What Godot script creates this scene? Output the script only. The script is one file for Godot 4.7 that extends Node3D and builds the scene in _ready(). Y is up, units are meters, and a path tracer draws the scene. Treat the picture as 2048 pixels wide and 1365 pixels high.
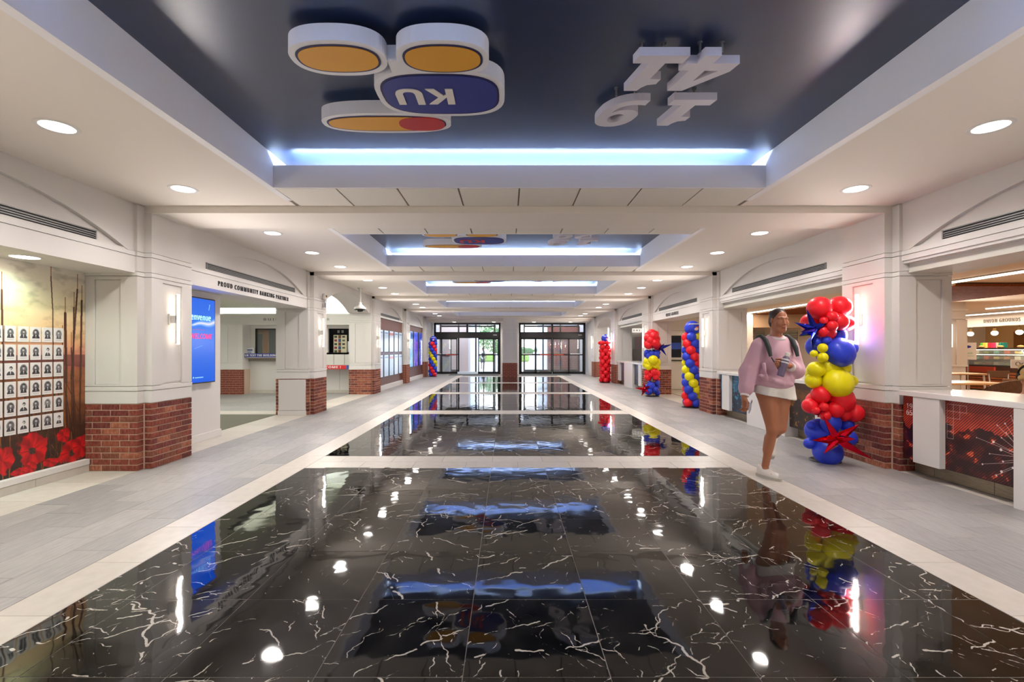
extends Node3D
# A long concourse seen down its length: world x across the hall (0 on its centre line), y up, z = minus the distance from the camera.

class MB:
	var v := PackedVector3Array()
	var n := PackedVector3Array()
	var u := PackedVector2Array()

	func tri(a: Vector3, b: Vector3, c: Vector3, na := Vector3.ZERO, nb := Vector3.ZERO, nc := Vector3.ZERO, ua := Vector2.ZERO, ub := Vector2.ZERO, uc := Vector2.ZERO) -> void:
		# a, b, c run counter-clockwise seen from outside; stored clockwise
		if na == Vector3.ZERO:
			na = (b - a).cross(c - a).normalized()
			nb = na
			nc = na
		v.append(a); v.append(c); v.append(b)
		n.append(na); n.append(nc); n.append(nb)
		u.append(ua); u.append(uc); u.append(ub)

	func quad(a: Vector3, b: Vector3, c: Vector3, d: Vector3, ua := Vector2(0, 1), ub := Vector2(1, 1), uc := Vector2(1, 0), ud := Vector2(0, 0)) -> void:
		tri(a, b, c, Vector3.ZERO, Vector3.ZERO, Vector3.ZERO, ua, ub, uc)
		tri(a, c, d, Vector3.ZERO, Vector3.ZERO, Vector3.ZERO, ua, uc, ud)

	func out_tri(a: Vector3, b: Vector3, c: Vector3, from: Vector3) -> void:
		if (b - a).cross(c - a).dot(a + b + c - from * 3.0) < 0.0:
			tri(a, c, b)
		else:
			tri(a, b, c)

	func out_quad(a: Vector3, b: Vector3, c: Vector3, d: Vector3, from: Vector3) -> void:
		if (b - a).cross(c - a).dot(a + b + c + d - from * 4.0) < 0.0:
			quad(a, d, c, b)
		else:
			quad(a, b, c, d)

	func box(c: Vector3, s: Vector3, bev := 0.0, t := Transform3D.IDENTITY) -> MB:
		var h := s * 0.5
		bev = minf(bev, minf(h.x, minf(h.y, h.z)) * 0.9)
		var at := func(sg: Array, face: int) -> Vector3:
			var p := Vector3()
			for a in 3:
				p[a] = sg[a] * (h[a] if (a == face or bev == 0.0) else h[a] - bev)
			return t * (c + p)
		var o: Vector3 = t * c
		for a in 3:
			var b := (a + 1) % 3
			var d := (a + 2) % 3
			for s1 in [-1.0, 1.0]:
				var q := []
				for k in [[-1.0, -1.0], [1.0, -1.0], [1.0, 1.0], [-1.0, 1.0]]:
					var sg := [0.0, 0.0, 0.0]
					sg[a] = s1
					sg[b] = k[0]
					sg[d] = k[1]
					q.append(at.call(sg, a))
				out_quad(q[0], q[1], q[2], q[3], o)
		if bev > 0.0:
			for e in 3:
				var b := (e + 1) % 3
				var d := (e + 2) % 3
				for k in [[-1.0, -1.0], [1.0, -1.0], [1.0, 1.0], [-1.0, 1.0]]:
					var g := [0.0, 0.0, 0.0]
					g[b] = k[0]
					g[d] = k[1]
					g[e] = 1.0
					var g2 := g.duplicate()
					g2[e] = -1.0
					out_quad(at.call(g, b), at.call(g2, b), at.call(g2, d), at.call(g, d), o)
			for k in 8:
				var g := [1.0 if k & 1 else -1.0, 1.0 if k & 2 else -1.0, 1.0 if k & 4 else -1.0]
				out_tri(at.call(g, 0), at.call(g, 1), at.call(g, 2), o)
		return self

	func span(x0: float, x1: float, y0: float, y1: float, z0: float, z1: float, bev := 0.0) -> MB:
		return box(Vector3((x0 + x1) / 2, (y0 + y1) / 2, (z0 + z1) / 2), Vector3(absf(x1 - x0), absf(y1 - y0), absf(z1 - z0)), bev)

	func prism(poly: PackedVector2Array, t: Transform3D, h: float) -> MB:
		# poly in the local xy plane, pulled along local z from 0 to h
		var area := 0.0
		for i in poly.size():
			area += poly[i].cross(poly[(i + 1) % poly.size()])
		var p := poly
		if area < 0.0:
			p = poly.duplicate()
			p.reverse()
		var flip := t.basis.determinant() < 0.0
		var ix := Geometry2D.triangulate_polygon(p)
		for i in range(0, ix.size(), 3):
			var q := [p[ix[i]], p[ix[i + 1]], p[ix[i + 2]]]
			if (q[1] - q[0]).cross(q[2] - q[0]) < 0.0:
				q = [q[0], q[2], q[1]]
			var lo := []
			var hi := []
			for k in 3:
				lo.append(t * Vector3(q[k].x, q[k].y, 0))
				hi.append(t * Vector3(q[k].x, q[k].y, h))
			if flip:
				tri(hi[0], hi[2], hi[1]); tri(lo[0], lo[1], lo[2])
			else:
				tri(hi[0], hi[1], hi[2]); tri(lo[0], lo[2], lo[1])
		for i in p.size():
			var a := p[i]
			var b := p[(i + 1) % p.size()]
			var q := [t * Vector3(a.x, a.y, 0), t * Vector3(b.x, b.y, 0), t * Vector3(b.x, b.y, h), t * Vector3(a.x, a.y, h)]
			if flip:
				quad(q[0], q[3], q[2], q[1])
			else:
				quad(q[0], q[1], q[2], q[3])
		return self

	func grid(pts: Array, nrm: Array, w: int, closed: bool) -> void:
		# rows of w points each; rows run so that (next in row) x (next row) points outwards
		var rows := pts.size() / w
		for r in rows - 1:
			for k in (w if closed else w - 1):
				var a := r * w + k
				var b := r * w + (k + 1) % w
				var c := b + w
				var d := a + w
				if pts[a].distance_squared_to(pts[b]) > 1e-12:
					tri(pts[a], pts[b], pts[c], nrm[a], nrm[b], nrm[c])
				if pts[c].distance_squared_to(pts[d]) > 1e-12:
					tri(pts[a], pts[c], pts[d], nrm[a], nrm[c], nrm[d])

	func lathe(prof: Array, seg: int, t := Transform3D.IDENTITY) -> MB:
		# prof: Vector2(radius, height) from low to high, round local y
		var pts := []
		var nrm := []
		for r in prof.size():
			var dn: Vector2 = prof[mini(r + 1, prof.size() - 1)] - prof[maxi(r - 1, 0)]
			var nn := Vector2(dn.y, -dn.x).normalized()
			for k in seg:
				var a := -TAU * k / seg
				pts.append(t * Vector3(prof[r].x * cos(a), prof[r].y, prof[r].x * sin(a)))
				nrm.append((t.basis * Vector3(nn.x * cos(a), nn.y, nn.x * sin(a))).normalized())
		grid(pts, nrm, seg, true)
		return self

	func ball(c: Vector3, r: Vector3, seg := 20, rings := 12, b := Basis.IDENTITY) -> MB:
		var pts := []
		var nrm := []
		for i in rings + 1:
			var f := -PI / 2 + PI * i / rings
			for k in seg:
				var a := -TAU * k / seg
				var q := Vector3(cos(f) * cos(a), sin(f), cos(f) * sin(a))
				pts.append(c + b * (q * r))
				nrm.append((b * (q / r)).normalized())
		grid(pts, nrm, seg, true)
		return self

	func tube(path: Array, rad: Array, seg := 8, caps := true) -> MB:
		var pts := []
		var nrm := []
		var up := Vector3.UP
		for i in path.size():
			var d: Vector3 = (path[mini(i + 1, path.size() - 1)] - path[maxi(i - 1, 0)]).normalized()
			if absf(d.dot(up)) > 0.95:
				up = Vector3.RIGHT if absf(d.x) < 0.9 else Vector3.BACK
			var s := d.cross(up).normalized()
			up = s.cross(d).normalized()
			for k in seg:
				var a := TAU * k / seg
				var q := s * cos(a) + up * sin(a)
				pts.append(path[i] + q * rad[mini(i, rad.size() - 1)])
				nrm.append(q)
		var rows := path.size()
		for r in rows - 1:
			for k in seg:
				var a := r * seg + k
				var b := r * seg + (k + 1) % seg
				tri(pts[a], pts[b + seg], pts[b], nrm[a], nrm[b + seg], nrm[b])
				tri(pts[a], pts[a + seg], pts[b + seg], nrm[a], nrm[a + seg], nrm[b + seg])
		if caps:
			for k in range(1, seg - 1):
				tri(pts[0], pts[k], pts[k + 1])
				var e := (rows - 1) * seg
				tri(pts[e], pts[e + k + 1], pts[e + k])
		return self

	func done() -> ArrayMesh:
		var arr := []
		arr.resize(Mesh.ARRAY_MAX)
		arr[Mesh.ARRAY_VERTEX] = v
		arr[Mesh.ARRAY_NORMAL] = n
		arr[Mesh.ARRAY_TEX_UV] = u
		var m := ArrayMesh.new()
		m.add_surface_from_arrays(Mesh.PRIMITIVE_TRIANGLES, arr)
		var st := SurfaceTool.new()
		st.create_from(m, 0)
		st.index()
		return st.commit()

var M := {}
var used := {}
var rng := RandomNumberGenerator.new()
const BAY := 4.5

func mb() -> MB:
	return MB.new()

func numbered(called: String) -> String:
	used[called] = used.get(called, -1) + 1
	return called if used[called] == 0 else "%s_%03d" % [called, used[called]]

func tag(o: Node3D, label := "", category := "", group := "", kind := "") -> Node3D:
	for p in [["label", label], ["category", category], ["group", group], ["kind", kind]]:
		if p[1] != "":
			o.set_meta(p[0], p[1])
	return o

func thing(called: String, label: String, category: String, at := Vector3.ZERO, group := "", turn := 0.0) -> Node3D:
	var o := Node3D.new()
	o.name = numbered(called)
	add_child(o, true)
	o.position = at
	o.rotation.y = turn
	tag(o, label, category, group)
	return o

func part(called: String, mesh: Mesh, mat: Material, parent: Node, t := Transform3D.IDENTITY) -> MeshInstance3D:
	var o := MeshInstance3D.new()
	o.name = called if parent != self else numbered(called)
	o.mesh = mesh
	o.material_override = mat
	o.transform = t
	parent.add_child(o, true)
	return o

func single(called: String, mesh: Mesh, mat: Material, label: String, category: String, group := "", t := Transform3D.IDENTITY) -> MeshInstance3D:
	var o := part(called, mesh, mat, self, t)
	tag(o, label, category, group)
	return o

func frame(called: String) -> Node3D:   # a piece of the setting that holds parts
	var o := Node3D.new()
	o.name = numbered(called)
	add_child(o, true)
	o.set_meta("kind", "structure")
	return o

func mat(c: Color, rough := 0.6, metal := 0.0, spec := 0.5) -> StandardMaterial3D:
	var m := StandardMaterial3D.new()
	m.albedo_color = c
	m.roughness = rough
	m.metallic = metal
	m.metallic_specular = spec
	return m

func rgb(r: int, g: int, b: int) -> Color:
	return Color(r / 255.0, g / 255.0, b / 255.0)

func glow(c: Color, e: float) -> StandardMaterial3D:
	var m := mat(c, 0.5)
	m.emission_enabled = true
	m.emission = c
	m.emission_energy_multiplier = e
	return m

func noise_tex(size: int, freq: float, lo: Color, hi: Color, seed_ := 1, oct := 4, as_normal := false, bump := 8.0) -> NoiseTexture2D:
	var f := FastNoiseLite.new()
	f.seed = seed_
	f.frequency = freq
	f.fractal_octaves = oct
	var t := NoiseTexture2D.new()
	t.width = size
	t.height = size
	t.seamless = true
	t.noise = f
	if as_normal:
		t.as_normal_map = true
		t.bump_strength = bump
	else:
		var g := Gradient.new()
		g.set_color(0, lo)
		g.set_color(1, hi)
		t.color_ramp = g
	return t

func grain(m: StandardMaterial3D, tex: Texture2D, scale: Vector3) -> StandardMaterial3D:
	m.albedo_texture = tex
	m.uv1_triplanar = true
	m.uv1_world_triplanar = true
	m.uv1_scale = scale
	return m

func area_light(called: String, at: Vector3, towards: Vector3, size: Vector2, c: Color, e: float) -> void:
	var l := AreaLight3D.new()
	l.name = numbered(called)
	add_child(l, true)
	l.position = at
	l.area_size = size
	l.light_color = c
	l.light_energy = e
	l.area_range = 40.0
	l.area_attenuation = 2.0
	l.shadow_enabled = true
	var z := -towards.normalized()
	var x := Vector3.UP.cross(z)
	if x.length() < 0.01:
		x = Vector3.RIGHT
	x = x.normalized()
	l.basis = Basis(x, z.cross(x), z)

func spot_light(called: String, at: Vector3, radius: float, half_angle: float, c: Color, e: float) -> void:
	var l := SpotLight3D.new()
	l.name = numbered(called)
	add_child(l, true)
	l.position = at
	l.rotation.x = -PI / 2
	l.light_size = radius
	l.spot_angle = half_angle
	l.spot_angle_attenuation = 1.0
	l.spot_range = 40.0
	l.spot_attenuation = 2.0
	l.light_color = c
	l.light_energy = e
	l.shadow_enabled = true

func letters(text: String, height: float, depth: float, bold := true, stretch := 1.0, slant := 0.0, spacing := 0.0) -> ArrayMesh:
	# capitals of the given height, centred, facing +z
	var f := SystemFont.new()
	f.font_names = PackedStringArray(["Droid Sans"])
	f.font_weight = 700 if bold else 400
	var fv := FontVariation.new()
	fv.base_font = f
	fv.spacing_glyph = int(spacing)
	var t := TextMesh.new()
	t.font = fv
	t.text = text
	t.font_size = 64
	t.pixel_size = height / 46.0
	t.depth = depth
	t.curve_step = 2.0
	var a := t.get_mesh_arrays()
	var v: PackedVector3Array = a[Mesh.ARRAY_VERTEX]
	for i in v.size():
		v[i] = Vector3((v[i].x + slant * v[i].y) * stretch, v[i].y, v[i].z)
	a[Mesh.ARRAY_VERTEX] = v
	var m := ArrayMesh.new()
	m.add_surface_from_arrays(Mesh.PRIMITIVE_TRIANGLES, a)
	return m

func fit(text: String, cap: float, width: float, depth: float, bold: bool, gap: float) -> ArrayMesh:
	# letters stretched sideways to the width the sign has
	var w := letters(text, cap, depth, bold, 1.0, 0.0, gap).get_aabb().size.x
	return letters(text, cap, depth, bold, width / w, 0.0, gap)

func facing(side: float) -> Basis:   # text on a side wall, read from inside the hall
	return Basis(Vector3(0, 0, side), Vector3.UP, Vector3(-side, 0, 0))

func _ready() -> void:
	rng.seed = 41
	# camera: level, looking down the hall; the lens is shifted a little
	var cam := Camera3D.new()
	cam.name = "camera"
	add_child(cam)
	cam.position = Vector3(-0.12, 1.35, 0)
	cam.near = 0.05
	cam.far = 400.0
	cam.set_frustum(0.05 * 1365.0 / 950.0, Vector2(9.0, 17.0) / 950.0 * 0.05, 0.05, 400.0)
	cam.current = true
	# sky: a bright hazy day outside the doors
	var sm := ProceduralSkyMaterial.new()
	sm.sky_top_color = Color(0.72, 0.80, 0.92)
	sm.sky_horizon_color = Color(0.95, 0.95, 0.95)
	sm.ground_bottom_color = Color(0.55, 0.55, 0.52)
	sm.ground_horizon_color = Color(0.7, 0.7, 0.68)
	sm.sky_energy_multiplier = 2.0
	var sky := Sky.new()
	sky.sky_material = sm
	var env := Environment.new()
	env.background_mode = Environment.BG_SKY
	env.sky = sky
	env.tonemap_mode = Environment.TONE_MAPPER_LINEAR
	env.tonemap_exposure = 1.34
	env.sdfgi_enabled = true
	env.ssao_enabled = true
	env.ssil_enabled = true
	var we := WorldEnvironment.new()
	we.name = "world_environment"
	we.environment = env
	add_child(we)
	lamp_white = Color(1.0, 0.97, 0.945)
	lamp_power = 2.6
	cove_power = 15.0
	make_materials()
	build_floor()
	build_ceiling()
	for k in 5:
		build_bay(k, -1)
		build_bay(k, 1)
	for k in 5:
		build_pillar(k, -1)
		build_pillar(k, 1)
	build_ends()
	build_lobby()
	build_cafe()
	build_outside()
	build_downlights()
	build_signs_overhead()
	build_left_things()
	build_right_things()
	build_doors()
	build_balloons()
	build_people()

var lamp_white: Color
var lamp_power: float
var cove_power: float
var bricks: Array[StandardMaterial3D] = []
var planks: Array[StandardMaterial3D] = []
var creams: Array[StandardMaterial3D] = []

func make_materials() -> void:
	M.white = mat(rgb(216, 212, 208), 0.55)
	M.trim = mat(rgb(220, 217, 213), 0.45)
	M.ceiling = mat(rgb(230, 222, 213), 0.8)
	M.tile_board = grain(mat(Color.WHITE, 0.9), noise_tex(256, 0.15, rgb(222, 216, 206), rgb(232, 227, 219), 3), Vector3.ONE * 2.0)
	M.navy = grain(mat(Color.WHITE, 0.32, 0.0, 0.9), noise_tex(256, 0.02, rgb(18, 33, 68), rgb(22, 39, 76), 5), Vector3.ONE)
	M.cove = mat(rgb(236, 234, 236), 0.6)
	M.mortar = mat(rgb(206, 182, 160), 0.9)
	for c in [rgb(144, 57, 38), rgb(122, 42, 31), rgb(160, 74, 48), rgb(106, 36, 29), rgb(180, 98, 66), rgb(140, 70, 46)]:
		bricks.append(grain(mat(Color.WHITE, 0.85), noise_tex(128, 0.06, c.darkened(0.3), c.lightened(0.16), 11 + bricks.size(), 3), Vector3(4, 1.6, 4)))
	for c in [rgb(156, 154, 153), rgb(149, 147, 146), rgb(163, 160, 158)]:
		planks.append(grain(mat(Color.WHITE, 0.42), noise_tex(256, 0.025, c.darkened(0.09), c.lightened(0.06), 21 + planks.size()), Vector3(5, 1, 0.7)))
	for c in [rgb(204, 197, 187), rgb(198, 191, 181)]:
		creams.append(grain(mat(Color.WHITE, 0.4), noise_tex(256, 0.02, c.darkened(0.04), c.lightened(0.04), 31 + creams.size()), Vector3(1.5, 1, 1.5)))
	M.grout = mat(rgb(138, 133, 128), 0.9)
	M.black = mat(rgb(18, 19, 20), 0.35)
	M.dark_gap = mat(rgb(40, 38, 36), 0.8)
	M.steel = mat(rgb(178, 178, 176), 0.32, 1.0)
	M.alu = mat(rgb(150, 150, 148), 0.45, 0.7)
	M.chrome = mat(rgb(210, 210, 212), 0.12, 1.0)
	M.counter = mat(rgb(222, 219, 216), 0.22)
	M.kick = grain(mat(Color.WHITE, 0.38, 0.55), noise_tex(256, 0.03, rgb(132, 120, 100), rgb(158, 145, 124), 8), Vector3(1, 6, 1))
	M.carpet = grain(mat(Color.WHITE, 1.0), noise_tex(512, 0.09, rgb(82, 82, 72), rgb(134, 130, 116), 9), Vector3(3, 1, 0.6))
	M.wood = grain(mat(Color.WHITE, 0.45), noise_tex(512, 0.02, rgb(88, 54, 42), rgb(132, 84, 66), 12), Vector3(9, 0.6, 9))
	M.walnut = grain(mat(Color.WHITE, 0.4), noise_tex(512, 0.02, rgb(96, 66, 46), rgb(150, 110, 80), 13), Vector3(9, 1.2, 9))
	M.oak = grain(mat(Color.WHITE, 0.4), noise_tex(256, 0.02, rgb(196, 152, 104), rgb(222, 180, 132), 14), Vector3(2, 9, 9))
	M.slat = grain(mat(Color.WHITE, 0.85, 0.0, 0.25), noise_tex(256, 0.02, rgb(112, 62, 38), rgb(156, 96, 62), 15), Vector3(3, 9, 1))
	M.tan = mat(rgb(205, 176, 146), 0.8)
	M.glass = mat(Color(0.92, 0.97, 0.97, 0.06), 0.02)
	M.glass.transparency = BaseMaterial3D.TRANSPARENCY_ALPHA
	M.lamp = glow(Color(1.0, 0.97, 0.93), 6.0)
	M.tube = glow(Color(1.0, 0.95, 0.88), 3.6)
	M.fitting = mat(rgb(206, 202, 196), 0.4)
	M.letter_black = mat(rgb(26, 26, 28), 0.4)
	M.letter_grey = mat(rgb(120, 116, 118), 0.4)
	M.red = balloon_mat(rgb(238, 30, 44))
	M.blue = balloon_mat(rgb(44, 66, 204))
	M.yellow = balloon_mat(rgb(236, 224, 10))
	M.foil_red = mat(rgb(205, 22, 48), 0.13, 1.0)
	M.foil_blue = mat(rgb(44, 56, 176), 0.13, 1.0)
	M.skin = mat(rgb(170, 108, 76), 0.5)
	M.print_white = mat(rgb(232, 230, 228), 0.6)
	M.marble = mat(Color.WHITE, 0.035, 0.0, 0.5)
	M.marble.albedo_texture = marble_texture()
	M.marble.normal_enabled = true
	M.marble.normal_texture = noise_tex(512, 0.022, Color.BLACK, Color.WHITE, 77, 2, true, 6.0)
	M.marble.normal_scale = 0.02

func balloon_mat(c: Color) -> StandardMaterial3D:
	var m := mat(c, 0.4, 0.0, 0.38)
	m.clearcoat_enabled = true
	m.clearcoat = 0.12
	m.clearcoat_roughness = 0.15
	return m

func marble_texture() -> ImageTexture:
	# black marble with broken white veins; 2048 pixels cover three metres
	var f := FastNoiseLite.new()
	f.seed = 6
	f.frequency = 0.012
	f.fractal_octaves = 4
	var im := f.get_seamless_image(1024, 1024)
	im.convert(Image.FORMAT_RGB8)
	im.adjust_bcs(0.15, 1.0, 1.0)
	im.resize(2048, 2048)
	var r := RandomNumberGenerator.new()
	r.seed = 19
	for i in 58:
		vein(im, r, Vector2(r.randf(), r.randf()) * 2048.0, (r.randf_range(0.2, 0.75) if r.randf() < 0.72 else r.randf_range(1.9, 2.5)), r.randi_range(60, 260), r.randf_range(0.7, 3.6), 0)
	for i in 480:
		vein(im, r, Vector2(r.randf(), r.randf()) * 2048.0, r.randf_range(0.0, 2.6), r.randi_range(3, 14), r.randf_range(0.5, 1.3), 2)
	return ImageTexture.create_from_image(im)

func vein(im: Image, r: RandomNumberGenerator, at: Vector2, turn: float, steps: int, wide: float, depth: int) -> void:
	var w := wide
	var on := 1.0
	var heading := turn
	for s in steps:
		heading = lerpf(heading + r.randf_range(-0.75, 0.75), turn, 0.3)
		var next := at + Vector2(cos(heading), -sin(heading)) * r.randf_range(3.0, 6.0)
		w = clampf(w + r.randf_range(-0.7, 0.7), 0.3, wide * 1.6)
		if r.randf() < 0.04:
			on = 1.0 - on
		if r.randf() < 0.025 and depth < 1:
			vein(im, r, at, turn + r.randf_range(-1.1, 1.1), steps / 3, wide * 0.6, depth + 1)
		if on > 0.5:
			var n := int(at.distance_to(next)) + 1
			for j in n:
				var p := at.lerp(next, float(j) / n)
				var reach := int(ceil(w))
				for dy in range(-reach, reach + 1):
					for dx in range(-reach, reach + 1):
						var a := clampf(w - Vector2(dx, dy).length(), 0.0, 1.0) * clampf(w * 0.55, 0.15, 0.85)
						if a > 0.0:
							var x := posmod(int(p.x) + dx, 2048)
							var y := posmod(int(p.y) + dy, 2048)
							im.set_pixel(x, y, im.get_pixel(x, y).lerp(Color(0.74, 0.72, 0.69), a))
		at = next

# ---------------------------------------------------------------- floor and ceiling

func floor_piece(size: Vector3) -> ArrayMesh:
	var key := "tile %.3f %.3f" % [size.x, size.z]
	if not M.has(key):
		M[key] = mb().box(Vector3(0, -size.y / 2, 0), size, 0.0015).done()
	return M[key]

func marble_piece(w: float, l: float, cell: int, flip: bool) -> ArrayMesh:
	var key := "marble %.3f %.3f %d %s" % [w, l, cell, flip]
	if not M.has(key):
		var m := mb()
		var x := w / 2
		var z := l / 2
		m.box(Vector3(0, -0.0065, 0), Vector3(w, 0.011, l))
		var c := Vector2(cell % 5, cell / 5) / 5.0
		var e := Vector2(w, l) / 3.05
		var q := [c + Vector2(0, e.y), c + e, c + Vector2(e.x, 0), c]
		if flip:
			q = [q[2], q[3], q[0], q[1]]
		m.quad(Vector3(-x, 0, z), Vector3(x, 0, z), Vector3(x, 0, -z), Vector3(-x, 0, -z), q[0], q[1], q[2], q[3])
		M[key] = m.done()
	return M[key]

func build_floor() -> void:
	var fl := frame("floor")
	part("floor_bed", mb().span(-4.95, 4.95, -0.2, -0.0012, 3.2, -26.3).done(), M.grout, fl)
	# black marble fields: joints measured from the middle of each field
	var xs := [-2.43, -2.135, -1.525, -0.915, -0.305, 0.305, 0.915, 1.525, 2.135, 2.43]
	var zs := [-1.95, -1.525, -0.915, -0.305, 0.305, 0.915, 1.525, 1.95]
	var far_tiles := mb()
	for s in 5:
		var zc := -(3.48 + BAY * s)
		for i in xs.size() - 1:
			for j in zs.size() - 1:
				var w: float = xs[i + 1] - xs[i] - 0.004
				var l: float = zs[j + 1] - zs[j] - 0.004
				var at := Vector3((xs[i] + xs[i + 1]) / 2, 0, zc + (zs[j] + zs[j + 1]) / 2)
				var tilt := Basis.from_euler(Vector3(rng.randfn(0, 0.0011), 0, rng.randfn(0, 0.0011)))
				var cell := rng.randi_range(0, 24)
				var fl2 := rng.randf() < 0.4
				if s < 4:
					part("black_marble_tile", marble_piece(w, l, cell, fl2), M.marble, fl, Transform3D(tilt, at))
				else:
					var src := marble_piece(w, l, cell, fl2)
					var a := src.surface_get_arrays(0)
					for q in a[Mesh.ARRAY_INDEX]:
						far_tiles.v.append(Transform3D(tilt, at) * a[Mesh.ARRAY_VERTEX][q])
						far_tiles.n.append(a[Mesh.ARRAY_NORMAL][q])
						far_tiles.u.append(a[Mesh.ARRAY_TEX_UV][q])
	tag(part("far_marble_tiles", far_tiles.done(), M.marble, fl), "", "", "", "stuff")
	# pale cross bands of two rows between the fields, pale borders beside them
	for s in 6:
		for row in 2:
			var z := -(0.93 + 0.15 + BAY * s + row * 0.303) + 0.03
			var n := 8 if row == 0 else 9
			for i in n:
				var x0 := -2.43 + (0.0 if row == 0 else -0.304) + i * 0.6075
				var x1 := minf(x0 + 0.6075, 2.43)
				x0 = maxf(x0, -2.43)
				if x1 - x0 > 0.02 and s < 6:
					part("pale_floor_tile", floor_piece(Vector3(x1 - x0 - 0.003, 0.012, 0.298)), creams[rng.randi() % 2], fl, Transform3D(Basis.IDENTITY, Vector3((x0 + x1) / 2, 0, z)))
	for side in [-1, 1]:
		for i in 41:
			part("pale_floor_tile", floor_piece(Vector3(0.3, 0.012, 0.6)), creams[rng.randi() % 2], fl, Transform3D(Basis.IDENTITY, Vector3(side * 2.583, 0, -(1.2 + 0.603 * (i + 0.5)))))
		var far := mb()
		for c in 5:
			for i in 42:
				var z0: float = 1.2 + 0.603 * (i + [0.0, 0.36, 0.7, 0.2, 0.55][c] - 0.7)
				var at := Vector3(side * (2.737 + 0.297 * (c + 0.5)), 0, -(z0 + 0.3))
				if i < 30:
					part("grey_floor_plank", floor_piece(Vector3(0.294, 0.012, 0.6)), planks[rng.randi() % 3], fl, Transform3D(Basis.IDENTITY, at))
				else:
					far.box(at - Vector3(0, 0.006, 0), Vector3(0.294, 0.012, 0.6))
		tag(part("far_floor_planks", far.done(), planks[0], fl), "", "", "", "stuff")
		for i in 41:
			part("threshold_tile", floor_piece(Vector3(0.66, 0.012, 0.6)), creams[rng.randi() % 2], fl, Transform3D(Basis.IDENTITY, Vector3(side * 4.556, 0, -(1.2 + 0.603 * (i + 0.5)))))
	# walk-off mats in front of the doors
	for side in [-1, 1]:
		single("entrance_mat", mb().box(Vector3(0, 0.004, 0), Vector3(2.6, 0.012, 1.0), 0.003).done(), mat(rgb(74, 82, 80), 1.0), "dark grey walk-off mat before the %s glass doors" % ("open" if side < 0 else "closed"), "mat", "", Transform3D(Basis.IDENTITY, Vector3(side * 1.9, 0.002, -25.2)))

func build_ceiling() -> void:
	var ce := frame("ceiling")
	var plaster := mb()
	for side in [-1, 1]:
		plaster.span(side * 2.5, side * 4.9, 2.97, 3.08, 3.2, -24.1)
	plaster.span(-2.5, 2.5, 2.97, 3.08, 3.2, -2.16)
	part("ceiling_plaster", plaster.done(), M.ceiling, ce)
	part("end_soffit", mb().span(-4.9, 4.9, 2.80, 3.08, -24.04, -26.4).done(), M.ceiling, ce)
	for k in 5:
		var z0 := -(2.16 + BAY * k)
		var z1 := -(4.74 + BAY * k)
		var zc := (z0 + z1) / 2
		# raised recess: side walls, navy ceiling, a lip and a lit trough at either end
		for side in [-1, 1]:
			part("recess_wall", mb().span(side * 2.46, side * 2.53, 2.968, 3.32, z0 + 0.42, z1 - 0.42).done(), M.cove, ce)
		part("navy_ceiling", mb().span(-2.55, 2.55, 3.30, 3.36, z0 + 0.42, z1 - 0.42).done(), M.navy, ce)
		for e in [-1, 1]:
			var ze: float = zc + e * 1.29
			part("cove_lip", mb().span(-2.46, 2.46, 2.966, 3.19, ze, ze + e * 0.02).done(), M.cove, ce)
			part("cove_trough", mb().span(-2.5, 2.5, 2.985, 3.0, ze + e * 0.01, ze + e * 0.40).span(-2.5, 2.5, 2.985, 3.34, ze + e * 0.36, ze + e * 0.42).done(), M.cove, ce)
			var strip := single("cove_strip_light", mb().box(Vector3.ZERO, Vector3(4.6, 0.012, 0.03), 0.003).done(), glow(Color(0.75, 0.87, 1.0), 3.0), "hidden blue white strip light at the %s end of the %s navy ceiling recess" % ["near" if e > 0 else "far", ["nearest", "second", "third", "fourth", "farthest"][k]], "strip light", "cove strip lights", Transform3D(Basis.IDENTITY, Vector3(0, 3.138, ze + e * 0.065)))
			part("bracket", mb().span(-2.3, 2.3, -0.138, -0.006, -0.01, 0.01).done(), M.alu, strip)
			area_light("cove_light", Vector3(0, 3.15, ze + e * 0.065), Vector3.UP, Vector2(4.6, 0.03), Color(0.78, 0.88, 1.0), cove_power)
		# rows of lay-in boards either side of the beam that follows the recess
		if k < 4:
			part("tile_grid", mb().span(-2.5, 2.5, 2.979, 2.984, z1 - 0.01, z1 - 1.92).done(), mat(rgb(150, 140, 128), 0.8), ce)
		else:
			part("tile_grid", mb().span(-2.5, 2.5, 2.979, 2.984, z1 - 0.01, -24.1).done(), mat(rgb(150, 140, 128), 0.8), ce)
		for row in 2:
			for i in 8:
				var zt := z1 - (0.325 if row == 0 else 1.6)
				part("ceiling_board", mb().box(Vector3.ZERO, Vector3(0.598, 0.014, 0.585), 0.002).done() if not M.has("board") else M.board, M.tile_board, ce, Transform3D(Basis.IDENTITY, Vector3(-2.1525 + 0.615 * i, 2.974, zt)))
		part("ceiling_beam", mb().span(-4.3, 4.3, 2.89, 3.02, -(5.36 + BAY * k), -(6.04 + BAY * k)).done(), M.ceiling, ce)

# ---------------------------------------------------------------- pillars and bays

func brick_mesh(s: Vector3) -> ArrayMesh:
	var key := "brick %.3f %.3f" % [s.x, s.z]
	if not M.has(key):
		M[key] = mb().box(Vector3.ZERO, s, 0.003).done()
	return M[key]

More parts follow.
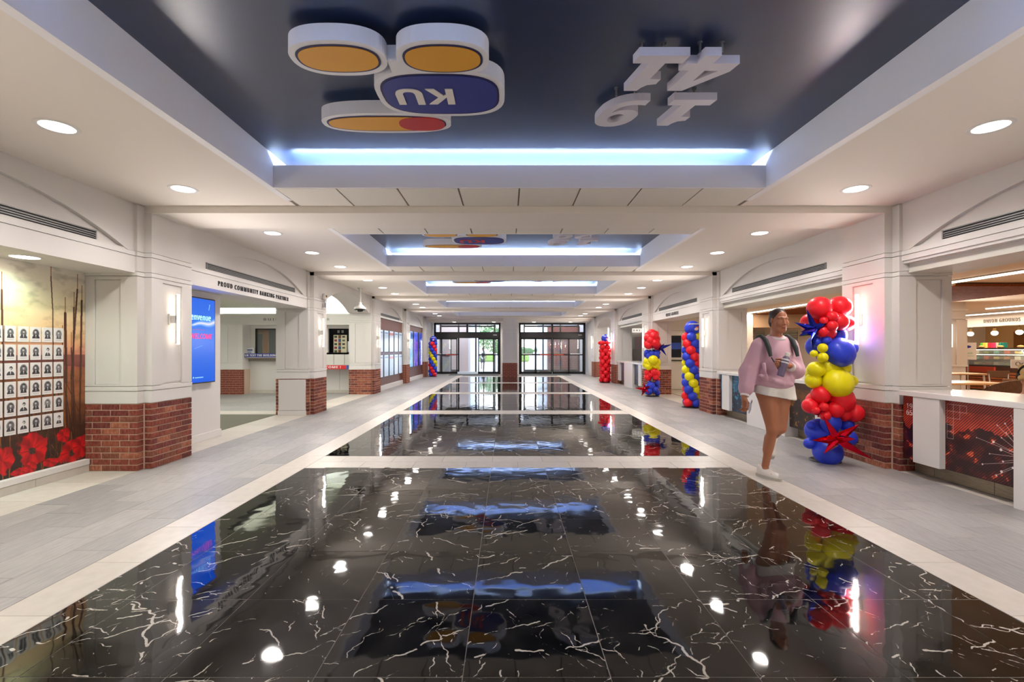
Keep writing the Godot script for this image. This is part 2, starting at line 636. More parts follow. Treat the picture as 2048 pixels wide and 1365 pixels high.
var joined: MB
func lay(parent: Node, x0: float, x1: float, y: float, z0: float, z1: float) -> void:
	var c := Vector3((x0 + x1) / 2, y, (z0 + z1) / 2)
	var s := Vector3(absf(x1 - x0), 0.0575, absf(z1 - z0))
	if joined != null:
		joined.box(c, s, 0.0)
		return
	var pick := [0, 0, 1, 1, 2, 3, 4, 5][rng.randi() % 8] as int
	part("brick", brick_mesh(s), bricks[pick], parent, Transform3D(Basis.from_euler(Vector3(rng.randfn(0, 0.003), rng.randfn(0, 0.003), 0)), c + Vector3(rng.randfn(0, 0.0006), 0, rng.randfn(0, 0.0006))))

func run_cuts(length: float, first: float) -> Array:
	var out := []
	var at := 0.0
	var w := first
	while at < length - 0.02:
		var e := minf(at + w, length)
		if length - e < 0.03:
			e = length
		out.append([at, e])
		at = e + 0.0095
		w = 0.194
	return out

func build_pillar(k: int, side: int) -> void:
	var zc := -(5.7 + BAY * k)
	var s := float(side)
	var outer := 4.88 if side < 0 else 4.80
	var sides := "left" if side < 0 else "right"
	var words := {"-10": "white panelled pillar with brick base between the poppy mural and the blue screen", "-11": "white panelled pillar with a blank white plate over its brick base, beside the banking sign", "-12": "white panelled pillar with brick base just past the domed camera", "-13": "white pillar with brick base between the pale boards and the blue displays", "-14": "farthest white pillar with brick base behind the spiral balloon column",
		"10": "white panelled pillar with brick base behind the big balloon cluster and star", "11": "white panelled pillar with brick base beside the spiral balloon column and blue counter", "12": "white panelled pillar with brick base behind the balloon column of red blue and yellow bands", "13": "white pillar with brick base just behind the all red balloon column", "14": "farthest white pillar with brick base beside the closed glass doors"}
	var o := thing("pillar", words["%d%d" % [side, k]], "pillar", Vector3(s * 4.5, 0, zc), "pillars along the hall")
	var X := func(ax: float) -> float: return s * ax - s * 4.5   # distance from the hall's middle -> local x
	var layer := func(m: MB, y0: float, y1: float, inset: float) -> void:
		m.span(X.call(4.22 + inset), X.call(outer - inset), y0, y1, 0.44 - inset, -0.44 + inset)
		m.span(X.call(4.135 + inset), X.call(4.3), y0, y1, 0.34 - inset, -0.34 + inset)
	var core := mb()
	layer.call(core, 0.0, 0.745, 0.007)
	part("mortar", core.done(), M.mortar, o)
	joined = mb() if k >= 3 else null
	for c in 11:
		var y := 0.0339 + 0.0677 * c
		var odd := c % 2 == 1
		for q in run_cuts(outer - 4.22, 0.092 if odd else 0.194):
			lay(o, X.call(4.22 + q[0]), X.call(4.22 + q[1]), y, 0.44, 0.35)
		lay(o, X.call(4.135), X.call(4.214), y, 0.34, 0.34 - (0.194 if odd else 0.092))
		for q in run_cuts(0.68 - (0.194 if odd else 0.092) - 0.0095, 0.194):
			var z0: float = 0.34 - (0.194 if odd else 0.092) - 0.0095 - q[0]
			lay(o, X.call(4.135), X.call(4.214), y, z0, z0 - (q[1] - q[0]))
	if joined != null:
		tag(part("brickwork", joined.done(), bricks[2], o), "", "", "", "stuff")
		joined = null
	var gaps := mb()
	layer.call(gaps, 0.74, 2.95, 0.022)
	part("shaft_core", gaps.done(), M.white, o)
	var base := mb()
	layer.call(base, 0.749, 0.884, 0.0)
	part("plinth", base.done(), M.trim, o)
	var mould := mb()
	layer.call(mould, 0.890, 0.938, -0.004)
	part("base_moulding", mould.done(), M.trim, o)
	var shaft := mb()
	for q in [[4.22, 4.405], [4.695, outer]]:
		shaft.span(X.call(q[0]), X.call(q[1]), 0.944, 2.162, 0.44, 0.3)
		shaft.span(X.call(q[0]), X.call(q[1]), 0.944, 2.162, -0.44, -0.3)
	shaft.span(X.call(4.405), X.call(4.695), 2.125, 2.162, 0.44, 0.3)
	shaft.span(X.call(4.405), X.call(4.695), 0.944, 0.962, 0.44, 0.3)
	for q in [[0.165, 0.34], [-0.34, -0.165]]:
		shaft.span(X.call(4.135), X.call(4.3), 0.944, 2.162, q[0], q[1])
	shaft.span(X.call(4.135), X.call(4.3), 2.125, 2.162, 0.165, -0.165)
	part("shaft", shaft.done(), M.white, o)
	var panel := mb()
	panel.span(X.call(4.409), X.call(4.691), 0.966, 2.121, 0.426, 0.4)
	panel.span(X.call(4.149), X.call(4.2), 0.966, 2.121, 0.161, -0.161)
	part("panel", panel.done(), M.white, o)
	for q in [[2.168, 2.213, -0.004], [2.219, 2.385, 0.0], [2.391, 2.436, -0.004], [2.442, 2.96, 0.0]]:
		var ring := mb()
		layer.call(ring, q[0], q[1], q[2])
		part("cornice" if q[2] < 0 else "frieze", ring.done(), M.trim if q[2] < 0 else M.white, o)
	if side < 0 and k == 1:
		part("cover_plate", mb().span(X.call(4.26), X.call(4.815), 0.1, 0.73, 0.47, 0.44, 0.003).span(X.call(4.25), X.call(4.825), 0.0, 0.095, 0.478, 0.44, 0.003).done(), M.white, o)
	# wall lamp: a slim glowing tube on a bracket, facing the hall
	if k < 4 or side > 0:
		var lab := {"-10": "slim tube wall lamp on the pillar beside the poppy mural", "-11": "slim tube wall lamp on the pillar after the banking sign", "-12": "slim tube wall lamp on the pillar past the domed camera", "-13": "slim tube wall lamp beside the row of blue displays",
			"10": "slim tube wall lamp glowing behind the big red balloons", "11": "slim tube wall lamp on the pillar beside the spiral balloon column", "12": "slim tube wall lamp behind the balloon column with the red star", "13": "slim tube wall lamp behind the all red balloon column", "14": "slim tube wall lamp on the farthest pillar by the closed doors"}
		wall_lamp(lab["%d%d" % [side, k]], Vector3(s * 4.149, 1.71, zc), Vector3(-s, 0, 0), 0.6)

func wall_lamp(label: String, at: Vector3, out: Vector3, length: float) -> void:
	var along := out.cross(Vector3.UP)
	var o := thing("wall_lamp", label, "wall lamp", at, "tube wall lamps")
	var b := Basis(along, Vector3.UP, -out)
	part("back_plate", mb().box(Vector3(0.035, 0, -0.008), Vector3(0.05, 0.13, 0.016), 0.003).done(), M.fitting, o, Transform3D(b, Vector3.ZERO))
	part("bracket", mb().box(Vector3(0.03, 0, -0.045), Vector3(0.012, 0.09, 0.07), 0.002).box(Vector3(0.03, 0, -0.075), Vector3(0.012, length * 0.98, 0.012), 0.002).done(), M.fitting, o, Transform3D(b, Vector3.ZERO))
	part("light_tube", mb().tube([Vector3(0, -length / 2, -0.075), Vector3(0, length / 2, -0.075)], [0.019], 14).done(), M.tube, o, Transform3D(b, Vector3.ZERO))
	area_light("wall_lamp_light", at + out * 0.097, out, Vector2(0.036, length), Color(1.0, 0.965, 0.935), 2.7)

func arch_points(hw: float, y0: float, rise: float) -> PackedVector2Array:
	var r := (hw * hw + rise * rise) / (2.0 * rise)
	var half := asin(hw / r)
	var p := PackedVector2Array()
	for i in 33:
		var a := -half + 2.0 * half * i / 32
		p.append(Vector2(r * sin(a), y0 + rise - r + r * cos(a)))
	return p

func build_bay(k: int, side: int) -> void:
	var s := float(side)
	var zc := -(3.45 + BAY * k)
	var sides := "left" if side < 0 else "right"
	var kind: String = (["mural", "open", "vault", "boards", "boards"] if side < 0 else ["shutter", "shutter", "open", "shutter", "vault"])[k]
	var w := frame("wall_" + sides)
	w.position = Vector3(0, 0, zc)
	# local frame for shapes drawn in (z, y): x = along z, y = up, z = away from the hall
	var t := Transform3D(Basis(Vector3(0, 0, 1), Vector3.UP, Vector3(s, 0, 0)), Vector3.ZERO)
	var deep := 0.62 if kind == "vault" else 0.045
	var sp := PackedVector2Array([Vector2(-1.82, 2.442)])
	sp.append_array(arch_points(1.72, 2.442, 0.385))
	sp.append_array(PackedVector2Array([Vector2(1.82, 2.442), Vector2(1.82, 2.98), Vector2(-1.82, 2.98)]))
	part("arch_spandrel", mb().prism(sp, t.translated(Vector3(s * 4.255, 0, 0)), deep).done(), M.white, w)
	if kind == "vault":
		for e in [-1.0, 1.0]:
			part("spring_moulding", mb().span(s * 4.22, s * 4.88, 2.391, 2.436, e * 1.815, e * 1.80).done(), M.trim, w)
		return
	var low: float = {"mural": 2.2, "open": 2.2, "shutter": 2.33, "boards": 2.391}[kind]
	part("arch_panel", mb().span(s * 4.30, s * 4.6, 2.40, 2.98, -1.82, 1.82).done(), M.white, w)
	part("cornice", mb().span(s * 4.241, s * 4.5, 2.391, 2.436, -1.82, 1.82).done(), M.trim, w)
	part("cornice_core", mb().span(s * 4.262, s * 4.5, 2.3 if kind != "boards" else 2.392, 2.46, -1.82, 1.82).done(), M.white, w)
	if kind != "boards":
		part("lintel", mb().span(s * 4.245, s * 4.88, low, 2.385, -1.82, 1.82).done(), M.white, w)
	if kind == "shutter":
		part("shutter_box", mb().span(s * 4.33, s * 4.88, 2.2, 2.34, -1.82, 1.82).span(s * 4.315, s * 4.33, 2.2, 2.212, -1.82, 1.82).done(), mat(rgb(206, 203, 194), 0.55), w)
	# long slotted air grille above the cornice
	if side < 0 and k == 4:
		return
	var where := {"-10": "above the poppy mural", "-11": "above the banking partner lettering", "-13": "above the ten pale boards", "10": "above the red counter", "11": "above the blue counter, behind the walker", "12": "above the cafe lettering on the lintel", "13": "above the white shop counter"}
	var g := thing("air_grille", "long slotted grey air grille " + where["%d%d" % [side, k]], "air grille", Vector3(s * 4.30, 2.505, zc), "slotted air grilles")
	var hl := 1.37
	var gf := mb()
	for q in [[0.041, 0.052], [-0.052, -0.041]]:
		gf.span(-s * 0.014, 0, q[0], q[1], -hl, hl)
	for e in [-1.0, 1.0]:
		gf.span(-s * 0.014, 0, -0.052, 0.052, e * hl, e * (hl - 0.014))
	part("grille_frame", gf.done(), M.alu, g)
	part("dark_slot", mb().span(-s * 0.002, 0, -0.042, 0.042, -hl, hl).done(), M.black, g)
	for i in 3:
		part("slat", mb().span(-s * 0.012, -s * 0.001, -0.0255 + 0.021 * i, -0.0165 + 0.021 * i, -hl + 0.014, hl - 0.014).done(), M.alu, g)

# ---------------------------------------------------------------- the rest of the building

func build_ends() -> void:
	# behind the camera, and the plain stretch either side of it
	for e in [-1, 1]:
		wall_lamp("added slim tube wall lamp out of view on the plain wall, %s side" % ("mural" if e < 0 else "counter"), Vector3(e * 4.299, 1.71, -1.2), Vector3(-e, 0, 0), 0.6)  # unseen pair continuing the pillar lamps, added to brighten the cove lips
	part_structure("wall_back", mb().span(-5.0, 5.0, 0, 3.1, 3.2, 3.4), M.white)
	for side in [-1, 1]:
		part_structure("wall_left" if side < 0 else "wall_right", mb().span(side * 4.3, side * 5.0, 0, 3.1, 3.2, -1.64), M.white)
		# end bay beside the doors
		var w := frame("wall_left" if side < 0 else "wall_right")
		part("end_wall", mb().span(side * 4.2, side * 4.9, 0, 3.0, -24.1, -25.9).done(), M.white, w)
		part("end_cornice", mb().span(side * 4.18, side * 4.3, 2.391, 2.436, -24.1, -25.85).span(side * 4.18, side * 4.3, 2.168, 2.213, -24.1, -25.85).done(), M.trim, w)
		part("end_stile", mb().span(side * 4.185, side * 4.3, 0.944, 2.162, -24.1, -24.5).span(side * 4.185, side * 4.3, 0.944, 2.162, -25.45, -25.85).done(), M.white, w)
		part("end_plinth", mb().span(side * 4.185, side * 4.3, 0.0, 0.12, -24.1, -25.85).done(), M.trim, w)
	# mural niche
	part_structure("wall_left", mb().span(-4.80, -5.05, 0, 2.4, -1.64, -5.26), M.white)
	# wall that carries the blue screen
	part_structure("wall_left", mb().span(-4.62, -5.05, 0, 2.4, -6.14, -7.44), M.white)
	part_structure("baseboard_left", mb().span(-4.605, -4.70, 0, 0.11, -6.1, -7.45, 0.003), M.trim)
	# timber-clad backs of the two display bays
	for k in [3, 4]:
		var zc: float = -(3.45 + BAY * k)
		var w := frame("wall_left")
		part("backing", mb().span(-4.32, -4.6, 0, 2.43, zc - 1.82, zc + 1.82).done(), M.dark_gap, w)
		var clad := mb()
		for i in 24:
			clad.span(-4.29, -4.33, 0.16, 2.388, zc - 1.81 + 0.151 * i, zc - 1.81 + 0.151 * i + 0.147)
		tag(part("timber_cladding", clad.done(), M.wood, w), "", "", "", "stuff")
		part_structure("baseboard_left", mb().span(-4.25, -4.32, 0, 0.155, zc - 1.81, zc + 1.81, 0.004), M.trim)
	# roof over everything beyond the hall, so that daylight comes in only through the doors
	part_structure("ceiling", mb().span(-11.2, -4.9, 3.2, 3.3, 3.4, -26.4).span(4.9, 20.0, 3.2, 3.3, 3.4, -26.4), M.white)

func part_structure(called: String, m: MB, material: Material) -> MeshInstance3D:
	var o := part(called, m.done(), material, self)
	o.set_meta("kind", "structure")
	return o

func tiles_on(parent: Node, x0: float, x1: float, d0: float, d1: float, size: float, mats: Array) -> void:
	var nx := int(ceil((x1 - x0) / size - 0.05))
	var nz := int(ceil((d1 - d0) / size - 0.05))
	var w := (x1 - x0) / nx
	var l := (d1 - d0) / nz
	for i in nx:
		for j in nz:
			part("pale_floor_tile", floor_piece(Vector3(w - 0.003, 0.012, l - 0.003)), mats[rng.randi() % mats.size()], parent, Transform3D(Basis.IDENTITY, Vector3(x0 + w * (i + 0.5), 0, -(d0 + l * (j + 0.5)))))

func build_lobby() -> void:
	var fl := frame("floor")
	part("floor_bed", mb().span(-11.0, -4.95, -0.2, -0.008, -5.0, -19.0).done(), M.grout, fl)
	part("carpet", mb().span(-10.9, -4.90, -0.008, 0.004, -6.2, -9.86, 0.002).done(), M.carpet, fl)
	tiles_on(fl, -10.9, -4.9, 9.87, 10.45, 0.6, creams)
	tiles_on(fl, -10.9, -4.9, 10.45, 14.7, 0.85, planks)
	part_structure("wall_left", mb().span(-11.0, -11.2, 0, 3.2, -5.0, -15.6), M.white)
	part_structure("wall_left", mb().span(-4.9, -11.0, 0, 3.2, -6.0, -6.2), M.white)
	part_structure("ceiling", mb().span(-6.3, -11.0, 2.60, 2.70, -6.2, -14.25).span(-6.3, -6.4, 2.6, 3.2, -6.2, -14.25).span(-4.88, -6.3, 3.10, 3.2, -6.2, -15.6).span(-6.3, -11, 3.1, 3.2, -14.2, -15.6).span(-4.88, -6.35, 2.55, 3.1, -6.2, -10.3), mat(rgb(214, 216, 200), 0.8))
	# counter wall across the far end: piers, header, two service windows
	var w := frame("wall_far")
	var zf := -14.7
	part("header", mb().span(-8.95, -4.9, 2.12, 2.44, zf + 0.25, zf).done(), M.white, w)
	part("header_moulding", mb().span(-8.97, -4.9, 2.39, 2.44, zf + 0.27, zf).span(-8.97, -4.9, 2.10, 2.14, zf + 0.265, zf).done(), M.trim, w)
	part("upper_wall", mb().span(-11.0, -4.9, 2.4, 3.2, zf - 0.72, zf - 0.9).done(), mat(rgb(235, 235, 232), 0.7), w)
	part("header_top", mb().span(-11.0, -4.9, 2.36, 2.42, zf, zf - 0.75).done(), M.white, w)
	part("counter_front", mb().span(-8.15, -6.62, 0.1, 1.12, zf + 0.02, zf - 0.1).done(), M.white, w)
	part("wall_panel", mb().span(-6.62, -5.72, 0.0, 2.12, zf, zf - 0.1).done(), M.white, w)
	part("wall_panel", mb().span(-11.0, -8.15, 0.0, 2.44, zf, zf - 0.1).done(), M.white, w)
	part("jamb", mb().span(-8.15, -7.92, 1.12, 2.12, zf, zf - 0.1).span(-8.15, -6.62, 2.0, 2.12, zf + 0.03, zf - 0.1).done(), M.trim, w)
	part("base_tile", mb().span(-8.12, -6.62, 0.0, 0.098, zf + 0.04, zf).done(), creams[0], w)
	# pier with a brick foot at the left end of the counter
	var o := thing("pillar", "white panelled pier with brick foot left of the building manager counter", "pillar", Vector3(-8.4, 0, -14.45), "", 0.0)
	part("mortar", mb().span(-0.33, 0.32, 0, 0.745, 0.193, -0.25).done(), M.mortar, o)
	joined = mb()
	for c in 11:
		for q in run_cuts(0.66, 0.092 if c % 2 else 0.194):
			lay(o, 0.33 - q[0], 0.33 - q[1], 0.0339 + 0.0677 * c, 0.2, 0.11)
	tag(part("brickwork", joined.done(), bricks[0], o), "", "", "", "stuff")
	joined = null
	part("shaft", mb().span(-0.32, 0.32, 0.749, 2.12, 0.18, -0.25).done(), M.white, o)
	part("stile", mb().span(-0.33, -0.12, 0.95, 2.1, 0.2, 0.1).span(0.2, 0.33, 0.95, 2.1, 0.2, 0.1).span(-0.33, 0.33, 0.75, 0.93, 0.2, 0.1).done(), M.trim, o)
	# dim office behind the building manager window
	var of := frame("wall_far")
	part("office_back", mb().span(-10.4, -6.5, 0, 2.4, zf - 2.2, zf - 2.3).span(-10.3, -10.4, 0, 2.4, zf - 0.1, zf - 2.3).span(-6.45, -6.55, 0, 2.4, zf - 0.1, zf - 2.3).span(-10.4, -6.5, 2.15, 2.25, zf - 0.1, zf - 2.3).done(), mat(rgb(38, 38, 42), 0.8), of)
	part("office_door_surround", mb().span(-9.9, -8.60, 0, 2.06, zf - 2.12, zf - 2.19).done(), mat(rgb(190, 120, 36), 0.6), of)
	part("office_door_panel", mb().span(-9.8, -8.80, 0, 1.9, zf - 2.06, zf - 2.14).done(), mat(rgb(44, 62, 56), 0.5), of)
	var ol := single("panel_light", mb().box(Vector3.ZERO, Vector3(0.5, 0.012, 0.3), 0.003).done(), M.lamp, "added unseen ceiling light brightening the dim office behind the service window", "ceiling light", "", Transform3D(Basis.IDENTITY, Vector3(-7.5, 2.14, zf - 1.4)))  # panel light made up to brighten the office; unseen
	for e in [-1, 1]:
		part("panel_rail", mb().span(-0.27, 0.27, -0.008, 0.008, e * 0.15, e * 0.17).done(), M.trim, ol)
	area_light("panel_light_glow", Vector3(-7.5, 2.128, zf - 1.4), Vector3.DOWN, Vector2(0.5, 0.3), Color(1.0, 0.93, 0.82), 0.6)
	var win := frame("window_1")
	part("window_frame", mb().span(-7.92, -7.88, 1.12, 2.0, zf + 0.01, zf - 0.05).span(-6.66, -6.62, 1.12, 2.0, zf + 0.01, zf - 0.05).span(-7.92, -6.62, 1.97, 2.0, zf + 0.01, zf - 0.05).done(), M.black, win)
	part("pane", mb().span(-7.9, -6.64, 1.14, 1.98, zf - 0.02, zf - 0.026).done(), M.glass, win)
	var sill := single("counter_ledge", mb().span(-8.36, -6.62, 1.09, 1.12, zf + 0.30, zf + 0.022, 0.004).done(), M.counter, "white service ledge under the dark building manager window", "ledge")
	part("under_ledge", mb().span(-8.1, -6.64, 0.99, 1.09, zf + 0.1, zf).done(), mat(rgb(150, 142, 128), 0.6), sill)
	var ban := single("banner", mb().span(-8.40, -6.62, 1.115, 1.23, zf + 0.325, zf + 0.302).done(), mat(rgb(52, 62, 146), 0.5), "blue strip banner with white capitals on the edge of the service ledge", "banner")
	part("banner_lettering", fit("CALL OR TEXT THE BUILDING MANAGER", 0.062, 1.66, 0.006, true, 2), M.print_white, ban, Transform3D(Basis.IDENTITY, Vector3(-7.47, 1.172, zf + 0.328)))
	var sh := thing("sign_holder", "small upright framed notice on the service ledge beside the dark window", "sign", Vector3(-8.0, 1.12, zf + 0.16))
	part("holder_frame", mb().span(-0.11, 0.11, 0.0, 0.28, 0.01, -0.01, 0.003).done(), M.print_white, sh)
	part("notice_print", quad_mesh(0.18, 0.22), print_mat(notice_image(3, rgb(70, 90, 130))), sh, Transform3D(Basis.IDENTITY, Vector3(0, 0.14, 0.0115)))
	single("lobby_lettering", fit("BUILDING MANAGER", 0.072, 2.0, 0.012, false, 14), M.letter_grey, "grey spaced lettering on the lobby header above the service window", "lettering", "", Transform3D(Basis.IDENTITY, Vector3(-6.54, 2.265, zf + 0.256)))
	for i in 3:
		single("paper_pile", mb().box(Vector3(0, 0.012, 0), Vector3(0.2, 0.025, 0.14), 0.003).done(), M.print_white, "low pile of white leaflets on the service ledge, %s from the notice" % ["first", "second", "third"][i], "leaflets", "", Transform3D(Basis.from_euler(Vector3(0, 0.3 * i, 0)), Vector3(-7.65 + 0.38 * i, 1.12, zf + 0.13)))
	var dl := single("writing_shelf", mb().span(-7.0, -6.3, 0.72, 0.78, zf + 0.5, zf + 0.02, 0.004).done(), M.walnut, "brown wood writing shelf on the counter front", "shelf")
	part("shelf_bracket", mb().span(-6.9, -6.35, 0.66, 0.72, zf + 0.3, zf + 0.02).done(), M.walnut, dl)
	# second window, with the notice board, and the red welcome ledge
	var w2 := frame("wall_far")
	part("wall_panel", mb().span(-5.72, -4.88, 0.1, 1.25, zf, zf - 0.1).span(-5.72, -5.68, 1.25, 2.12, zf, zf - 0.1).done(), M.white, w2)
	part("panel_joint", mb().span(-5.5, -5.49, 0.88, 1.24, zf + 0.002, zf).span(-5.17, -5.16, 0.88, 1.24, zf + 0.002, zf).span(-5.32, -5.315, 0.1, 0.75, zf + 0.002, zf).done(), M.dark_gap, w2)
	part("base_tile", mb().span(-5.72, -4.88, 0.0, 0.1, zf + 0.03, zf).done(), creams[1], w2)
	part("jamb", mb().span(-5.68, -4.9, 2.0, 2.12, zf + 0.03, zf - 0.1).done(), M.trim, w2)
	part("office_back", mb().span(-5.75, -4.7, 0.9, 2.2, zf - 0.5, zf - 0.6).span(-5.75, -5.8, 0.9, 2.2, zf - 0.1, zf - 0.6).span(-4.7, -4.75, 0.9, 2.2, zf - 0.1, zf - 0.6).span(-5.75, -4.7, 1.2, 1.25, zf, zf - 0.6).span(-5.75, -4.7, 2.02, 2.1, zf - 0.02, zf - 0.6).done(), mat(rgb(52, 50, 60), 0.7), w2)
	var nb := thing("notice_board", "cream notice board crowded with small prints behind the welcome ledge", "notice board", Vector3(-5.4, 1.5, zf - 0.3))
	part("board", mb().box(Vector3.ZERO, Vector3(0.42, 0.62, 0.02), 0.003).done(), mat(rgb(222, 214, 184), 0.8), nb)
	var inks := [rgb(70, 90, 60), rgb(120, 70, 50), rgb(60, 60, 66), rgb(150, 60, 60), rgb(60, 90, 140), rgb(90, 110, 80)]
	for i in 14:
		part("pinned_print", mb().box(Vector3.ZERO, Vector3(0.085, [0.07, 0.1, 0.055][i % 3], 0.004)).done(), mat(inks[i % 6], 0.6), nb, Transform3D(Basis.IDENTITY, Vector3(-0.14 + 0.125 * (i % 3), 0.25 - 0.115 * (i / 3), 0.013)))
	for i in 2:
		single("wall_card", mb().box(Vector3.ZERO, Vector3(0.07, 0.09, 0.006)).done(), M.print_white, "small white card above the notice board, %s of two" % ["first", "second"][i], "card", "", Transform3D(Basis.IDENTITY, Vector3(-5.52 + 0.13 * i, 1.92, zf - 0.48)))
	single("office_monitor", mb().box(Vector3.ZERO, Vector3(0.3, 0.34, 0.03), 0.004).done(), mat(rgb(205, 206, 214), 0.4), "pale monitor back beside the notice board in the second lobby window", "monitor", "", Transform3D(Basis.IDENTITY, Vector3(-5.02, 1.44, zf - 0.3)))
	var wl := single("welcome_ledge", mb().span(-6.0, -4.92, 0.85, 0.875, zf + 0.34, zf, 0.004).done(), M.counter, "narrow white ledge with the red welcome banner under the notice board", "ledge")
	part("ledge_bracket", mb().span(-5.6, -5.0, 0.78, 0.85, zf + 0.1, zf).done(), M.trim, wl)
	var wb := single("banner", mb().span(-6.0, -4.99, 0.755, 0.875, zf + 0.362, zf + 0.342).done(), mat(rgb(206, 38, 40), 0.5), "red strip banner with white capitals on the ledge below the notice board", "banner")
	part("banner_lettering", fit("WELCOME !", 0.066, 0.74, 0.006, true, 3), M.print_white, wb, Transform3D(Basis.IDENTITY, Vector3(-5.52, 0.815, zf + 0.365)))
	part("banner_end", mb().span(-4.99, -4.92, 0.755, 0.875, zf + 0.362, zf + 0.342).done(), mat(rgb(70, 90, 170), 0.5), wb)
	# lights: a bright trough on top of the header, and ceiling panels
	var tr := single("cove_strip_light", mb().box(Vector3.ZERO, Vector3(5.6, 0.014, 0.05)).done(), glow(Color(0.97, 1.0, 0.97), 2.5), "strip light hidden on top of the lobby header", "strip light", "", Transform3D(Basis.IDENTITY, Vector3(-7.9, 2.43, zf - 0.3)))
	part("bracket", mb().box(Vector3(0, -0.01, 0), Vector3(5.0, 0.02, 0.03)).done(), M.alu, tr)
	area_light("cove_light", Vector3(-7.9, 2.445, zf - 0.3), Vector3(0, 0.6, -1), Vector2(5.6, 0.05), Color(0.97, 1.0, 0.96), 7.0)
	for i in 3:
		var at := Vector3(-7.2 - 1.2 * i, 2.595, -8.2 - 1.6 * i)
		var lp := single("panel_light", mb().box(Vector3.ZERO, Vector3(0.6, 0.012, 0.6), 0.003).done(), M.lamp, "square lobby ceiling light panel, number %s from the opening" % ["one", "two", "three"][i], "ceiling light", "", Transform3D(Basis.IDENTITY, at))
		part("panel_frame", mb().span(-0.32, 0.32, -0.008, 0.008, 0.3, 0.32).span(-0.32, 0.32, -0.008, 0.008, -0.32, -0.3).span(-0.32, -0.3, -0.008, 0.008, -0.3, 0.3).span(0.3, 0.32, -0.008, 0.008, -0.3, 0.3).done(), M.trim, lp)
		area_light("panel_light_glow", at - Vector3(0, 0.012, 0), Vector3.DOWN, Vector2(0.6, 0.6), Color(0.98, 1.0, 0.95), 2.2)
	area_light("panel_light_glow", Vector3(-5.6, 3.09, -12.0), Vector3.DOWN, Vector2(0.6, 2.4), Color(0.97, 1.0, 0.95), 3.0)
	var lp2 := single("panel_light", mb().box(Vector3(0, 0, 0), Vector3(0.6, 0.008, 2.4)).done(), M.lamp, "long light panel over the lobby behind the open arch", "ceiling light", "", Transform3D(Basis.IDENTITY, Vector3(-5.6, 3.097, -12.0)))
	for e in [-1, 1]:
		part("panel_rail", mb().span(e * 0.32, e * 0.3, -0.008, 0.008, -1.2, 1.2).done(), M.trim, lp2)

func quad_mesh(w: float, h: float) -> ArrayMesh:
	var m := mb()
	m.quad(Vector3(-w / 2, -h / 2, 0), Vector3(w / 2, -h / 2, 0), Vector3(w / 2, h / 2, 0), Vector3(-w / 2, h / 2, 0))
	return m.done()

func print_mat(im: Image, rough := 0.55) -> StandardMaterial3D:
	var m := mat(Color.WHITE, rough)
	m.albedo_texture = ImageTexture.create_from_image(im)
	m.texture_repeat = false
	return m

func screen_mat(im: Image, e: float) -> StandardMaterial3D:
	var m := mat(Color(0.02, 0.02, 0.02), 0.2)
	m.emission_enabled = true
	m.emission = Color.WHITE
	m.emission_texture = ImageTexture.create_from_image(im)
	m.emission_operator = BaseMaterial3D.EMISSION_OP_MULTIPLY
	m.emission_energy_multiplier = e
	m.texture_repeat = false
	return m

func notice_image(s: int, ink: Color) -> Image:
	var r := RandomNumberGenerator.new()
	r.seed = s
	var im := Image.create(64, 80, false, Image.FORMAT_RGB8)
	im.fill(Color(0.86, 0.87, 0.9))
	im.fill_rect(Rect2i(4, 6, 56, 14), ink)
	for i in 10:
		im.fill_rect(Rect2i(6, 26 + i * 5, r.randi_range(20, 52), 3), ink.lerp(Color.WHITE, r.randf() * 0.6))
	return im

